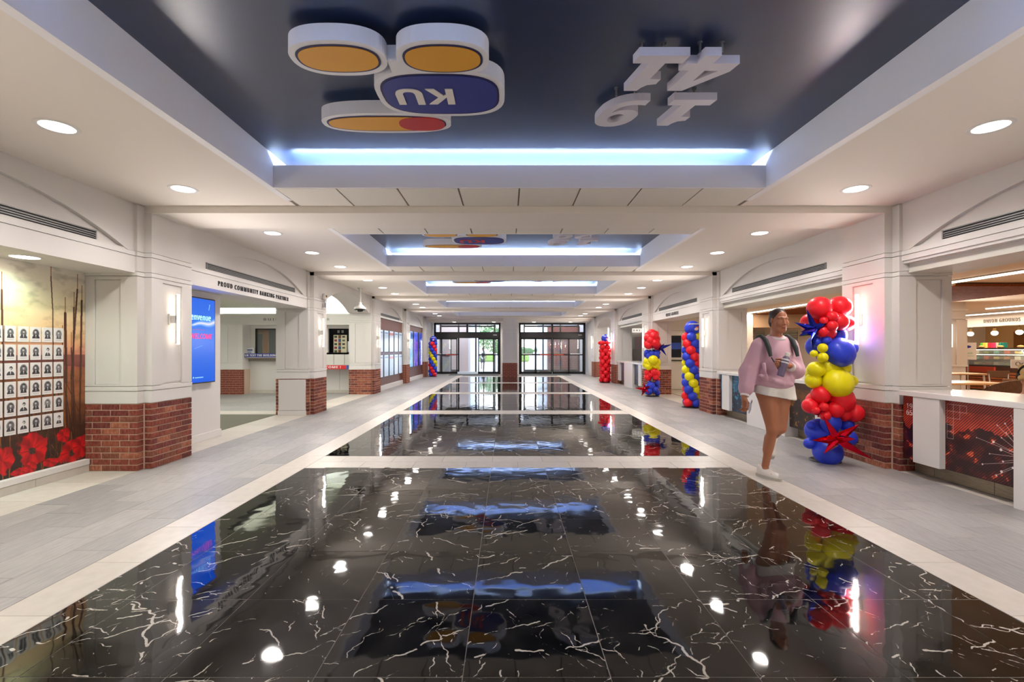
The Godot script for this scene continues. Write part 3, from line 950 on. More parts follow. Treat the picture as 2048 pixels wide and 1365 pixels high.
func build_cafe() -> void:
	var fl := frame("floor")
	part("floor_bed", mb().span(4.95, 20.0, -0.2, -0.008, 3.4, -26.3).done(), M.grout, fl)
	tiles_on(fl, 4.95, 8.2, 10.0, 16.1, 0.9, creams)
	part("cafe_floor", mb().span(4.95, 19.9, -0.008, 0.0, 3.2, -10.0).span(8.2, 19.9, -0.008, 0.0, -10.0, -19.0).done(), grain(mat(Color.WHITE, 0.45), noise_tex(256, 0.03, rgb(150, 120, 92), rgb(182, 150, 120), 16), Vector3(1, 1, 4)), fl)
	var warm := mat(rgb(222, 205, 186), 0.75)
	part_structure("ceiling", mb().span(4.9, 20, 2.62, 2.72, 3.2, -19.4), warm)
	part_structure("ceiling", mb().span(16.26, 20, 2.45, 2.62, -12.0, -19.4), warm)
	# slatted timber raft under the cafe ceiling
	var raft := frame("ceiling")
	var sl := mb()
	for i in 60:
		sl.span(8.35, 11.0, 2.545, 2.60, -9.0 - 0.12 * i, -9.0 - 0.12 * i - 0.085)
	tag(part("timber_slats", sl.done(), M.slat, raft), "", "", "", "stuff")
	part("raft_back", mb().span(8.35, 11.0, 2.602, 2.618, -9.0, -16.2).done(), M.black, raft)
	part("raft_edge", mb().span(8.3, 8.35, 2.565, 2.62, -8.98, -16.2).span(11.0, 11.05, 2.565, 2.62, -8.98, -16.2).done(), warm, raft)
	# far walls: bulkhead, the white room past it, the wall with the staff door
	part_structure("wall_far", mb().span(8.0, 14.0, 2.1, 2.65, -16.2, -16.5), M.tan)
	part_structure("wall_far", mb().span(8.0, 19.9, 0, 2.65, -19.0, -19.2), M.white)
	part_structure("wall_far", mb().span(4.9, 8.2, 0, 2.65, -16.1, -16.3), M.white)
	part_structure("wall_far", mb().span(8.0, 8.2, 0, 2.65, -16.3, -19.2), M.white)
	part_structure("wall_near", mb().span(4.9, 20.0, 0, 2.65, 3.2, 3.4), M.white)
	part_structure("wall_right", mb().span(19.0, 19.2, 0, 2.65, 3.2, -19.2), mat(rgb(196, 166, 124), 0.8))
	part_structure("trim_1", mb().span(4.9, 8.0, 2.02, 2.08, -16.06, -16.1).span(4.9, 8.0, 0, 0.12, -16.06, -16.1), M.trim)
	# white shuttered windows beyond the bulkhead
	for i in 2:
		var wn := frame("window_%d" % (i + 3))
		part("window_frame", mb().span(-0.5, 0.5, 0.9, 0.95, 0, 0.05).span(-0.5, 0.5, 2.1, 2.15, 0, 0.05).span(-0.5, -0.45, 0.95, 2.1, 0, 0.05).span(0.45, 0.5, 0.95, 2.1, 0, 0.05).done(), M.trim, wn)
		for j in 12:
			part("blind_slat", mb().box(Vector3.ZERO, Vector3(0.9, 0.06, 0.012), 0.003).done(), mat(rgb(190, 214, 218), 0.5), wn, Transform3D(Basis.from_euler(Vector3(0.5, 0, 0)), Vector3(0, 1.0 + 0.096 * j, 0.03)))
		wn.position = Vector3(9.7 + 1.3 * i, 0, -18.98)
	# staff door in the wall that the third opening shows
	var d := frame("door_3")
	d.position = Vector3(5.62, 0, -16.06)
	part("door_leaf", mb().span(-0.42, 0.42, 0.01, 1.98, 0.0, 0.04, 0.004).done(), M.trim, d)
	part("door_frame", mb().span(-0.5, -0.43, 0, 2.05, -0.02, 0.06).span(0.43, 0.5, 0, 2.05, -0.02, 0.06).span(-0.5, 0.5, 1.99, 2.07, -0.02, 0.06).done(), M.white, d)
	part("door_glass", mb().span(-0.3, 0.12, 1.08, 1.82, 0.035, 0.045).done(), mat(rgb(40, 46, 62), 0.1), d)
	part("door_poster", mb().span(-0.24, 0.1, 1.36, 1.58, 0.046, 0.049).done(), mat(rgb(40, 84, 190), 0.5), d)
	part("push_bar", mb().span(-0.36, 0.3, 0.96, 1.0, 0.04, 0.09, 0.006).done(), M.black, d)
	part("door_handle", mb().ball(Vector3(0.35, 0.98, 0.08), Vector3(0.03, 0.03, 0.03), 10, 6).done(), M.chrome, d)
	var cable := []
	for i in 22:
		var a := TAU * i / 21.0 * 1.6
		cable.append(Vector3(6.05 + 0.13 * sin(a), 0.5 + 0.4 * cos(a) * (1.0 - i / 60.0), -16.0 + 0.004 * i))
	single("hanging_cable", mb().tube(cable, [0.009], 6).done(), mat(rgb(196, 184, 166), 0.6), "pale cable hanging in a loose loop beside the staff door", "cable")
	# far pier with its own tube lamp, and the header over the serving counter
	var pr := thing("pillar", "white cafe pier with a tube lamp left of the serving counter", "pillar", Vector3(11.7, 0, -12.95))
	part("shaft", mb().span(-0.48, 0.48, 0, 2.62, 0.2, -0.25).done(), M.white, pr)
	part("stile", mb().span(-0.5, -0.2, 0.94, 2.15, 0.225, 0.19).span(0.22, 0.5, 0.94, 2.15, 0.225, 0.19).done(), M.white, pr)
	part("cornice", mb().span(-0.51, 0.51, 2.168, 2.21, 0.235, -0.26).span(-0.51, 0.51, 2.39, 2.436, 0.235, -0.26).span(-0.51, 0.51, 0.89, 0.94, 0.235, -0.26).done(), M.trim, pr)
	wall_lamp("slim tube wall lamp on the cafe pier beside the serving counter", Vector3(11.72, 1.72, -12.74), Vector3(0, 0, 1), 0.6)
	part_structure("wall_right", mb().span(16.0, 16.25, 2.13, 2.62, -12.9, -17.6), M.white)
	part_structure("wall_right", mb().span(16.0, 16.25, 0, 2.62, -17.4, -19.0), M.white)
	single("cafe_lettering", fit("UNION GROUNDS", 0.115, 1.15, 0.012, true, 5), M.letter_grey, "grey capitals on the white header over the cafe serving counter", "lettering", "", Transform3D(facing(1), Vector3(15.99, 2.30, -15.5)))
	# tan back wall of the serving area
	var bk := frame("door_4")
	part("door_leaf", mb().span(18.95, 19.0, 0, 2.02, -17.9, -16.85).done(), mat(rgb(122, 78, 36), 0.5), bk)
	part("door_vent", mb().span(18.93, 18.96, 1.86, 1.96, -17.6, -17.1).done(), mat(rgb(90, 60, 34), 0.5), bk)
	for i in 3:
		part_structure("trim_2", mb().span(18.9, 19.0, 0, 2.4, -16.3 + 0.55 * i, -16.05 + 0.55 * i), [mat(rgb(110, 66, 28), 0.5), mat(rgb(222, 212, 196), 0.6), mat(rgb(176, 110, 40), 0.5)][i])
	# lights: rows of white line lamps under the ceiling
	var rows := [[8.05, 2.583, -1.5, -9.2, "nearest the hall openings"], [8.05, 2.583, -9.9, -17.0, "continuing the nearest row"], [14.4, 2.583, -9.0, -14.4, "over the far tables"], [15.38, 2.50, -12.1, -17.3, "above the serving counter header"], [12.6, 2.583, -2.0, -8.0, "over the middle of the cafe"]]
	for r in rows:
		var l := absf(r[3] - r[2])
		var zc: float = (r[2] + r[3]) / 2
		var o := single("line_light", mb().box(Vector3.ZERO, Vector3(0.07, 0.03, l), 0.004).done(), glow(Color(1.0, 0.96, 0.9), 3.0), "long white line light on the cafe ceiling " + r[4], "line light", "", Transform3D(Basis.IDENTITY, Vector3(r[0], r[1], zc)))
		part("light_housing", mb().box(Vector3(0, 0.022, 0), Vector3(0.08, 0.016, l)).done(), M.trim, o)
		area_light("line_light_glow", Vector3(r[0], r[1] - 0.02, zc), Vector3.DOWN, Vector2(0.07, l), Color(1.0, 0.90, 0.78), 9.0)
	for i in 3:
		var z: float = [-17.34, -16.48, -15.68][i]
		var p := thing("pendant_lamp", "small white globe pendant over the serving counter, %s of three from the pier" % ["first", "second", "third"][i], "pendant lamp", Vector3(16.78, 1.92, z), "globe pendants")
		part("globe", mb().ball(Vector3.ZERO, Vector3(0.095, 0.085, 0.095), 16, 10).done(), glow(Color(1.0, 0.93, 0.82), 3.0), p)
		part("cap", mb().lathe([Vector2(0.05, 0.06), Vector2(0.045, 0.16), Vector2(0.012, 0.18)], 12).done(), mat(rgb(196, 170, 120), 0.4), p)
		part("cord", mb().tube([Vector3(0, 0.17, 0), Vector3(0, 0.53, 0)], [0.006], 6).done(), M.black, p)
		var ol := OmniLight3D.new()
		ol.name = numbered("pendant_lamp_light")
		add_child(ol, true)
		ol.position = Vector3(16.78, 1.92, z)
		ol.light_energy = 0.25
		ol.light_size = 0.08
		ol.omni_range = 20.0
		ol.omni_attenuation = 2.0
		ol.light_color = Color(1.0, 0.86, 0.68)
		ol.shadow_enabled = true
	build_cafe_things()

func build_cafe_things() -> void:
	# serving counter with the lit food case, all facing the seats
	var sc := thing("serving_counter", "dark slatted serving counter with a red front under the food case", "counter", Vector3(15.6, 0, -14.2))
	part("counter_body", mb().span(-0.2, 0.6, 0, 0.80, -2.4, 3.0).done(), mat(rgb(58, 34, 26), 0.5), sc)
	for i in 7:
		part("slat", mb().span(-0.24, -0.2, 0.06 + 0.085 * i, 0.12 + 0.085 * i, -2.4, 3.0).done(), M.slat, sc)
	part("red_front", mb().span(-0.26, -0.2, 0.62, 0.79, -1.9, -0.9).done(), mat(rgb(150, 50, 30), 0.5), sc)
	var fc := thing("food_case", "glass food case with lit shelves of packed food on the serving counter", "food case", Vector3(15.75, 0.80, -14.4))
	part("case_frame", mb().span(-0.35, 0.35, 0.0, 0.05, -1.7, 1.6).span(-0.2, 0.35, 0.56, 0.6, -1.7, 1.6).span(0.3, 0.35, 0.05, 0.6, -1.7, 1.6).span(-0.35, 0.35, 0.05, 0.56, -1.72, -1.68).span(-0.35, 0.35, 0.05, 0.56, 1.58, 1.62).done(), mat(rgb(44, 42, 40), 0.3), fc)
	part("shelf", mb().span(-0.3, 0.3, 0.22, 0.235, -1.65, 1.55).span(-0.25, 0.3, 0.4, 0.415, -1.65, 1.55).done(), M.steel, fc)
	part("case_glass", mb().prism(PackedVector2Array([Vector2(-0.35, 0.05), Vector2(-0.34, 0.05), Vector2(-0.19, 0.58), Vector2(-0.2, 0.58)]), Transform3D(Basis.IDENTITY, Vector3(0, 0, -1.68)), 3.26).done(), M.glass, fc)
	part("case_tube", mb().span(-0.2, -0.18, 0.53, 0.55, -1.6, 1.5).span(-0.26, -0.24, 0.375, 0.39, -1.6, 1.5).done(), glow(Color(1.0, 0.95, 0.82), 3.0), fc)
	area_light("case_tube_light", Vector3(15.56, 1.32, -14.45), Vector3(0.4, -1, 0), Vector2(0.03, 3.1), Color(1.0, 0.93, 0.8), 0.5)
	var tones := [rgb(214, 190, 120), rgb(190, 120, 60), rgb(226, 220, 200), rgb(120, 150, 80), rgb(90, 170, 160), rgb(200, 90, 60)]
	var tone_names := ["straw yellow", "toasted brown", "cream", "olive green", "teal", "orange red"]
	var nth := ["first", "second", "third", "fourth", "fifth", "sixth", "seventh", "eighth", "ninth", "tenth"]
	for i in 30:
		single("food_pack", mb().box(Vector3(0, 0.04, 0), Vector3(0.2, 0.08 + 0.02 * (i % 3), 0.17), 0.012).done(), mat(tones[(i * 7) % 6], 0.5), "%s food pack on the %s of the food case, %s from the pier" % [tone_names[(i * 7) % 6], ["floor", "middle shelf", "upper shelf"][i / 10], nth[i % 10]], "food pack", "food packs in the case", Transform3D(Basis.IDENTITY, Vector3(15.72, [0.85, 1.037, 1.217][i / 10], -15.95 + 0.32 * (i % 10))))
	var hues := [rgb(70, 190, 60), rgb(230, 200, 70), rgb(232, 214, 120), rgb(222, 50, 70), rgb(222, 50, 90), rgb(214, 60, 120), rgb(220, 200, 170), rgb(40, 140, 120), rgb(30, 120, 110)]
	var hue_names := ["green", "yellow", "pale yellow", "red", "crimson", "pink", "cream", "teal", "dark teal"]
	for i in 9:
		single("snack_box", mb().box(Vector3(0, 0.085, 0), Vector3(0.13, 0.17, 0.076), 0.006).done(), mat(hues[i], 0.5), hue_names[i] + " snack box in the bright row on top of the food case", "box", "", Transform3D(Basis.IDENTITY, Vector3(15.8, 1.40, -15.9 + 0.085 * i)))
	for i in 5:
		single("bread_loaf", mb().ball(Vector3(0, 0.04, 0), Vector3(0.06, 0.045, 0.1), 10, 6).done(), mat(rgb(196, 150, 90), 0.7), "brown loaf on the food case by the bright boxes, %s from the pier" % nth[i], "bread", "loaves on the case", Transform3D(Basis.IDENTITY, Vector3(15.65, 1.4, -15.8 + 0.6 * i)))
	# poster by the pier, order sign, tables, chairs
	var po := thing("poster_stand", "white poster with a blue oval emblem standing beside the cafe pier", "poster", Vector3(13.45, 0, -14.0), "", -0.7)
	part("poster_board", mb().box(Vector3(0, 1.3, 0), Vector3(0.36, 0.5, 0.015), 0.003).done(), M.print_white, po)
	part("emblem", mb().lathe([Vector2(0.09, 0.0), Vector2(0.0, 0.004)], 20, Transform3D(Basis(Vector3.RIGHT, Vector3(0, 0, 1), Vector3(0, -0.45, 0)), Vector3(-0.02, 1.43, 0.008))).done(), mat(rgb(40, 50, 160), 0.5), po)
	part("poster_line", mb().box(Vector3(0, 1.24, 0.009), Vector3(0.2, 0.05, 0.002)).box(Vector3(0, 1.16, 0.009), Vector3(0.26, 0.025, 0.002)).done(), mat(rgb(190, 214, 190), 0.6), po)
	part("post", mb().tube([Vector3(0, 0, 0), Vector3(0, 1.06, 0)], [0.02], 10).lathe([Vector2(0.16, 0), Vector2(0.16, 0.015), Vector2(0.02, 0.03)], 18).done(), M.steel, po)
	var os := thing("order_sign", "white sign with the word order hanging before the food case", "sign", Vector3(12.6, 0, -11.75), "", -0.75)
	part("sign_board", mb().box(Vector3(0.12, 0.99, 0), Vector3(0.62, 0.21, 0.02), 0.003).done(), M.print_white, os)
	part("sign_lettering", letters("Order", 0.1, 0.004, false, 1.0), M.letter_black, os, Transform3D(Basis.IDENTITY, Vector3(0.07, 0.99, 0.0105)))
	part("post", mb().tube([Vector3(0.1, 0, -0.02), Vector3(0.1, 0.9, -0.02)], [0.018], 10).lathe([Vector2(0.16, 0), Vector2(0.16, 0.015), Vector2(0.02, 0.03)], 18, Transform3D(Basis.IDENTITY, Vector3(0.1, 0, -0.02))).done(), M.steel, os)
	var spots := [[11.15, -12.1, "farther"], [8.15, -8.8, "nearer"]]
	for q in spots:
		var t := thing("cafe_table", "pale oak cafe table seen over the red counter, the %s of two" % q[2], "table", Vector3(q[0], 0, q[1]))
		part("table_top", mb().box(Vector3(0, 0.735, 0), Vector3(1.3, 0.035, 0.75), 0.006).done(), M.oak, t)
		for e in [Vector2(-1, -1), Vector2(1, -1), Vector2(-1, 1), Vector2(1, 1)]:
			part("leg", mb().tube([Vector3(e.x * 0.6, 0, e.y * 0.32), Vector3(e.x * 0.56, 0.72, e.y * 0.3)], [0.017, 0.02], 8).done(), M.print_white, t)
	for q in [[10.0, -11.3, 0.4, "by the farther oak table"], [11.6, -11.2, -0.3, "right of the farther oak table"], [7.2, -8.2, 0.5, "left of the nearer oak table"], [8.6, -8.0, -0.5, "before the nearer oak table"]]:
		cafe_chair(Vector3(q[0], 0, q[1]), q[2], "slim cafe chair with white wire legs " + q[3])
	# big curved chair near the counter, with the seated reader beside it
	var ch := thing("tub_chair", "broad curved brown wood tub chair just behind the red counter", "chair", Vector3(5.86, 0, -5.85), "", 0.1)
	var shell := mb()
	var pts := []
	var nr := []
	for i in 2:
		for j in 25:
			var a := lerpf(-1.25, 1.25, j / 24.0)
			var top := 0.99 - 0.16 * pow(absf(a) / 1.25, 2.5)
			pts.append(Vector3(sin(a) * 0.36, 0.42 if i == 0 else top, cos(a) * 0.32))
	for j in 24:
		var q := [pts[j], pts[j + 1], pts[25 + j + 1], pts[25 + j]]
		var inn := []
		for p in q:
			inn.append(Vector3(p.x * 0.93, p.y, p.z * 0.93))
		shell.quad(q[0], q[1], q[2], q[3])
		shell.quad(inn[1], inn[0], inn[3], inn[2])
		shell.quad(q[3], q[2], inn[2], inn[3])
		shell.quad(q[1], q[0], inn[0], inn[1])
	part("back_shell", shell.done(), M.walnut, ch)
	part("seat", mb().box(Vector3(0, 0.43, 0), Vector3(0.5, 0.07, 0.5), 0.02).done(), mat(rgb(110, 90, 76), 0.8), ch)
	for e in [Vector2(-1, -1), Vector2(1, -1), Vector2(-1, 1), Vector2(1, 1)]:
		part("leg", mb().tube([Vector3(e.x * 0.24, 0, e.y * 0.22), Vector3(e.x * 0.2, 0.42, e.y * 0.18)], [0.014, 0.02], 8).done(), M.walnut, ch)

func cafe_chair(at: Vector3, turn: float, label: String) -> void:
	var t := thing("cafe_chair", label, "chair", at, "slim cafe chairs", turn)
	part("seat", mb().box(Vector3(0, 0.45, 0), Vector3(0.42, 0.025, 0.42), 0.01).done(), M.walnut, t)
	part("backrest", mb().box(Vector3(0, 0.76, -0.21), Vector3(0.42, 0.16, 0.02), 0.008).done(), M.walnut, t)
	for e in [Vector2(-1, -1), Vector2(1, -1), Vector2(-1, 1), Vector2(1, 1)]:
		part("leg", mb().tube([Vector3(e.x * 0.22, 0, e.y * 0.22), Vector3(e.x * 0.17, 0.45, e.y * 0.17)] + ([Vector3(e.x * 0.19, 0.84, -0.22)] if e.y < 0 else []), [0.012], 8).done(), M.print_white, t)

# ---------------------------------------------------------------- outside the doors

func build_outside() -> void:
	var g := part_structure("ground", mb().span(-160, 160, -0.5, -0.22, -30.0, -260.0).span(-5.0, 5.0, -0.5, -0.005, -26.3, -29.2), grain(mat(Color.WHITE, 0.8), noise_tex(256, 0.05, rgb(196, 192, 184), rgb(214, 210, 203), 18), Vector3(0.5, 0.5, 0.5)))
	part_structure("trim_3", mb().span(-5.0, 5.0, -0.5, -0.08, -29.2, -29.6).span(-5.0, 5.0, -0.5, -0.15, -29.6, -30.05), M.counter)
	# porch: side walls, a soffit and two blocks whose long inner sides run away from the doors
	var pale := mat(rgb(226, 200, 186), 0.8)
	var cool := mat(rgb(226, 228, 230), 0.75)
	part_structure("wall_porch", mb().span(-4.6, -4.9, -0.3, 3.2, -26.3, -31.0).span(4.6, 4.9, -0.3, 3.2, -26.3, -31.0), M.white)
	part_structure("ceiling", mb().span(-5.2, 5.2, 2.86, 3.2, -26.3, -29.4), M.white)
	part_structure("wall_porch", mb().span(-2.66, -4.9, -0.3, 4.6, -31.0, -31.2), pale)
	part_structure("wall_porch", mb().span(-2.56, -4.9, -0.3, 4.6, -31.2, -41.0), cool)
	part_structure("wall_porch", mb().span(2.46, 4.9, -0.3, 4.6, -31.2, -41.0), cool)
	# brick face of the block on the right
	var bw := frame("wall_brick")
	part("mortar", mb().span(2.5, 4.9, -0.3, 2.9, -31.02, -31.2).done(), M.mortar, bw)
	joined = mb()
	for c in 46:
		for q in run_cuts(2.36, 0.092 if c % 2 else 0.194):
			lay(bw, 2.5 + q[0], 2.5 + q[1], -0.2 + 0.0677 * c, -31.0, -31.1)
	tag(part("brickwork", joined.done(), bricks[0], bw), "", "", "", "stuff")
	joined = null
	# hedges and trees
	for q in [[-3.6, -60.0, 4.6, "left"], [1.4, -60.0, 2.9, "right"]]:
		var h := thing("clipped_hedge", "clipped green hedge across the paving, seen through the %s doors" % ("open" if q[3] == "left" else "closed"), "hedge", Vector3(q[0], -0.22, q[1]), "")
		tag(part("foliage", leaf_cloud(Vector3(0, 0.55, 0), Vector3(q[2] / 2, 0.5, 0.7), 2600, 0.11, 5 + int(q[0])), mat(rgb(126, 160, 66), 0.7), h), "", "", "", "stuff")
		part("inner_mass", mb().box(Vector3(0, 0.45, 0), Vector3(q[2] * 0.85, 0.85, 1.0), 0.2).done(), mat(rgb(126, 160, 66), 0.9), h)
	var leafy := mat(rgb(96, 146, 82), 0.7)
	for q in [[-2.0, -66.0, 5.2, 2.6, "broad pale green tree behind the hedge beyond the open doors"], [-5.5, -72.0, 6.0, 3.0, "darker green tree left of the hedge beyond the open doors"], [3.0, -92.0, 2.0, 2.6, "low round tree beyond the hedge past the closed doors"], [-1.2, -96.0, 2.2, 2.6, "low tree behind the centre pillar, far past the paving"], [7.5, -95.0, 2.4, 3.0, "low tree far beyond the closed doors, beside the white block"]]:
		var t := thing("tree", q[4], "tree", Vector3(q[0], -0.22, q[1]), "")
		part("trunk", mb().tube([Vector3.ZERO, Vector3(0.05, q[2] * 0.3, 0), Vector3(0, q[2] * 0.7, 0.05)], [0.16, 0.12, 0.06], 10).done(), mat(rgb(96, 80, 64), 0.9), t)
		tag(part("foliage", leaf_cloud(Vector3(0, q[2] * 0.62, 0), Vector3(q[3], q[2] * 0.45, q[3] * 0.8), 2600, 0.3, 40 + int(q[0] * 3)), leafy, t), "", "", "", "stuff")

func leaf_cloud(c: Vector3, r: Vector3, n: int, size: float, s: int) -> ArrayMesh:
	var g := RandomNumberGenerator.new()
	g.seed = s
	var m := mb()
	for i in n:
		var d := Vector3(g.randfn(), g.randfn(), g.randfn()).normalized()
		var lump := 0.78 + 0.22 * sin(d.x * 5.0 + s) * cos(d.z * 6.0 + d.y * 4.0)
		var p := c + d * r * lump * pow(g.randf(), 0.25)
		var b := Basis.from_euler(Vector3(g.randf() * TAU, g.randf() * TAU, g.randf() * TAU)) * size * g.randf_range(0.6, 1.2)
		m.quad(p + b * Vector3(-0.5, 0, 0), p + b * Vector3(0, -0.3, 0.05), p + b * Vector3(0.5, 0, 0), p + b * Vector3(0, 0.3, 0.05))
	return m.done()

# ---------------------------------------------------------------- lamps in the hall ceiling and the signs that hang there

func build_downlights() -> void:
	var n := 0
	var order := ["first", "second", "third", "fourth", "fifth", "sixth", "seventh", "eighth", "ninth", "tenth", "eleventh", "twelfth", "thirteenth", "fourteenth", "fifteenth"]
	for side in [-1, 1]:
		var count := 0
		for k in 5:
			for j in 3:
				if k == 0 and j == 0:
					downlight(Vector3(side * 3.39, 2.97, -2.11), "round recessed downlight over the grey floor strip, nearest the camera on the %s side" % ("mural" if side < 0 else "red counter"))
					continue
				downlight(Vector3(side * 3.39, 2.97, -(2.11 + 1.34 * j + BAY * k)), "%s round downlight along the %s side of the hall ceiling" % [order[count], "mural" if side < 0 else "counter"])
				count += 1
	for i in 4:
		downlight(Vector3([-2.92, -0.84, 1.27, 3.2][i], 2.80, -25.0), "round downlight in the end soffit before the doors, %s from the mural side" % order[i])
	for side in [-1, 1]:
		downlight(Vector3(side * 3.39, 2.97, 0.9), "added unseen downlight behind the camera on the %s side" % ("mural" if side < 0 else "counter"))  # unseen pair added to light the foreground floor
	# the niche lamps above the mural and under the lintel by the screen
	downlight(Vector3(-4.55, 2.2, -4.36), "greenish white downlight in the soffit above the poppy mural", 0.5, Color(0.86, 1.0, 0.93))
	downlight(Vector3(-4.55, 2.2, -2.6), "nearer greenish downlight in the soffit above the poppy mural", 0.5, Color(0.86, 1.0, 0.93))

func downlight(at: Vector3, label: String, power := 1.0, tint := Color.WHITE) -> void:
	var o := thing("downlight", label, "downlight", at, "round ceiling downlights" if power == 1.0 else "")
	if not M.has("dl_ring"):
		M.dl_ring = mb().lathe([Vector2(0.104, -0.004), Vector2(0.128, -0.007), Vector2(0.134, 0.0)], 36).lathe([Vector2(0.1, 0.02), Vector2(0.104, -0.004)], 36).done()
		var disc := []
		M.dl_disc = mb().lathe([Vector2(0.0, -0.014), Vector2(0.05, -0.0115), Vector2(0.085, -0.0065), Vector2(0.1035, -0.002), Vector2(0.1035, 0.006), Vector2(0.0, 0.006)], 36).done()
	part("trim_ring", M.dl_ring, M.trim, o)
	part("lamp_disc", M.dl_disc, M.lamp, o)
	spot_light("downlight_glow", at - Vector3(0, 0.018, 0), 0.098, 80.0, lamp_white * tint, lamp_power * power)

func digit_outline(d: String) -> PackedVector2Array:
	# broad slab digits, one unit high
	if d == "1":
		return PackedVector2Array([Vector2(0.0, 0.0), Vector2(0.92, 0.0), Vector2(0.92, 0.20), Vector2(0.62, 0.20), Vector2(0.62, 1.0), Vector2(0.36, 1.0), Vector2(0.33, 0.90), Vector2(0.26, 0.82), Vector2(0.10, 0.79), Vector2(0.10, 0.64), Vector2(0.32, 0.64), Vector2(0.32, 0.20), Vector2(0.0, 0.20)])
	# the four, its counter opened by a hair-thin cut
	return PackedVector2Array([Vector2(0.50, 0.0), Vector2(0.80, 0.0), Vector2(0.80, 0.20), Vector2(1.0, 0.20), Vector2(1.0, 0.40), Vector2(0.80, 0.40), Vector2(0.80, 1.0), Vector2(0.50, 1.0), Vector2(0.0, 0.42), Vector2(0.0, 0.20), Vector2(0.499, 0.20), Vector2(0.499, 0.40), Vector2(0.24, 0.40), Vector2(0.499, 0.70), Vector2(0.50, 0.401), Vector2(0.50, 0.2)])

func numeral(text: String, at: Vector3, label: String) -> void:
	# reads from the far end of the hall, facing down
	var o := thing("hanging_numeral", label, "numeral", at, "")
	var b := Basis(Vector3(-1, 0, 0), Vector3(0, 0, -1), Vector3(0, -1, 0))
	var silver := mat(rgb(206, 202, 214), 0.4)
	if text == "1" or text == "4":
		var p := digit_outline(text)
		for i in p.size():
			p[i] = Vector2((p[i].x - 0.5 + 0.30 * (p[i].y - 0.5)) * 0.345, p[i].y * 0.405 - 0.2025)
		part("numeral_face", mb().prism(p, Transform3D(b, Vector3(0, 0.027, 0)), 0.055).done(), silver, o)
	else:
		part("numeral_face", letters(text, 0.405, 0.055, true, 1.12, 0.26), silver, o, Transform3D(b, Vector3.ZERO))
	for e in [-1, 1]:
		part("stud", mb().tube([Vector3(e * 0.07, 0.02, 0.165), Vector3(e * 0.07, 0.08, 0.165)], [0.008], 8).lathe([Vector2(0.016, 0.07), Vector2(0.016, 0.081)], 12, Transform3D(Basis.IDENTITY, Vector3(e * 0.07, 0, 0.165))).done(), M.steel, o)

func pill(cx: float, cy: float, rx: float, ry: float, grow := 0.0, power := 2.6) -> PackedVector2Array:
	var p := PackedVector2Array()
	for i in 44:
		var a := TAU * i / 44
		var c := cos(a)
		var s := sin(a)
		p.append(Vector2(cx + (rx + grow) * signf(c) * pow(absf(c), 2.0 / power), cy + (ry + grow) * signf(s) * pow(absf(s), 2.0 / power)))
	return p

func build_signs_overhead() -> void:
	var years := ["1941", "1929", "1923"]
	var near := ["nearest", "second", "third"]
	var words := {"1": "one", "2": "two", "3": "three", "4": "four", "9": "nine"}
	for k in 3:
		var z := -BAY * k
		# year numerals in two rows
		for i in 4:
			var row := i / 2
			var x: float = [[1.20, 0.76], [1.17, 0.80]][row][i % 2]
			var ch: String = years[k].substr(i, 1)
			numeral(ch, Vector3(x, 3.218, z - (3.70 if row == 0 else 3.175)), "silver numeral %s hanging in the %s navy recess, %s of the %s row" % [words[ch], near[k], "first" if i % 2 == 0 else "second", "far" if row == 0 else "near"])
		# a plain thick sign in the emblem's place: white board with rounded colour fields
		var o := thing("hanging_sign", "thick white edged sign of yellow, blue and red rounded fields in the %s navy recess" % near[k], "hanging sign", Vector3(-0.92, 3.15, z - 3.36))
		var t := Transform3D(Basis(Vector3.RIGHT, Vector3(0, 0, -1), Vector3.UP), Vector3.ZERO)
		var shapes := [[-0.245, -0.42, 0.245, 0.13, 2.4], [0.40, -0.42, 0.235, 0.13, 2.4], [0.33, 0.0, 0.40, 0.25, 3.0], [-0.16, 0.42, 0.46, 0.115, 2.6]]
		var back: Array[PackedVector2Array] = []
		for q in shapes:
			back = union(back, pill(q[0], q[1], q[2], q[3], 0.05, q[4]))
		back = union(back, PackedVector2Array([Vector2(0.05, -0.4), Vector2(0.22, -0.4), Vector2(0.22, 0.4), Vector2(0.05, 0.4)]))
		var bm := mb()
		for p in back:
			bm.prism(p, t, 0.10)
		part("sign_body", bm.done(), mat(rgb(226, 226, 232), 0.45), o)
		var cols := [rgb(222, 160, 48), rgb(222, 160, 48), rgb(42, 52, 136), rgb(222, 160, 48)]
		for i in 4:
			var q: Array = shapes[i]
			var rim := part("colour_field_rim", mb().prism(pill(q[0], q[1], q[2], q[3], 0.012, q[4]), t.translated_local(Vector3(0, 0, -0.003)), 0.003).done(), mat(rgb(34, 34, 84), 0.5), o)
			part("colour_field", mb().prism(pill(q[0], q[1], q[2], q[3], -0.003, q[4]), t.translated_local(Vector3(0, 0, -0.006)), 0.006).done(), mat(cols[i], 0.5), rim)
		part("colour_field", mb().prism(pill(0.12, 0.42, 0.18, 0.108, 0.0, 2.4), t.translated_local(Vector3(0, 0, -0.009)), 0.009).done(), mat(rgb(186, 42, 50), 0.5), o)
		part("sign_lettering", letters("KU", 0.2, 0.006, true, 1.25), mat(rgb(228, 222, 216), 0.5) if k == 0 else mat(rgb(196, 44, 44), 0.5), o, Transform3D(Basis(Vector3(-1, 0, 0), Vector3(0, 0, -1), Vector3(0, -1, 0)), Vector3(0.22, -0.009, 0.0)))
		for e in [Vector2(-0.3, 0.4), Vector2(0.3, 0.4), Vector2(0.2, 0.0), Vector2(-0.3, -0.4)]:
			part("stud", mb().tube([Vector3(e.x, 0.09, e.y), Vector3(e.x, 0.152, e.y)], [0.012], 8).done(), M.steel, o)

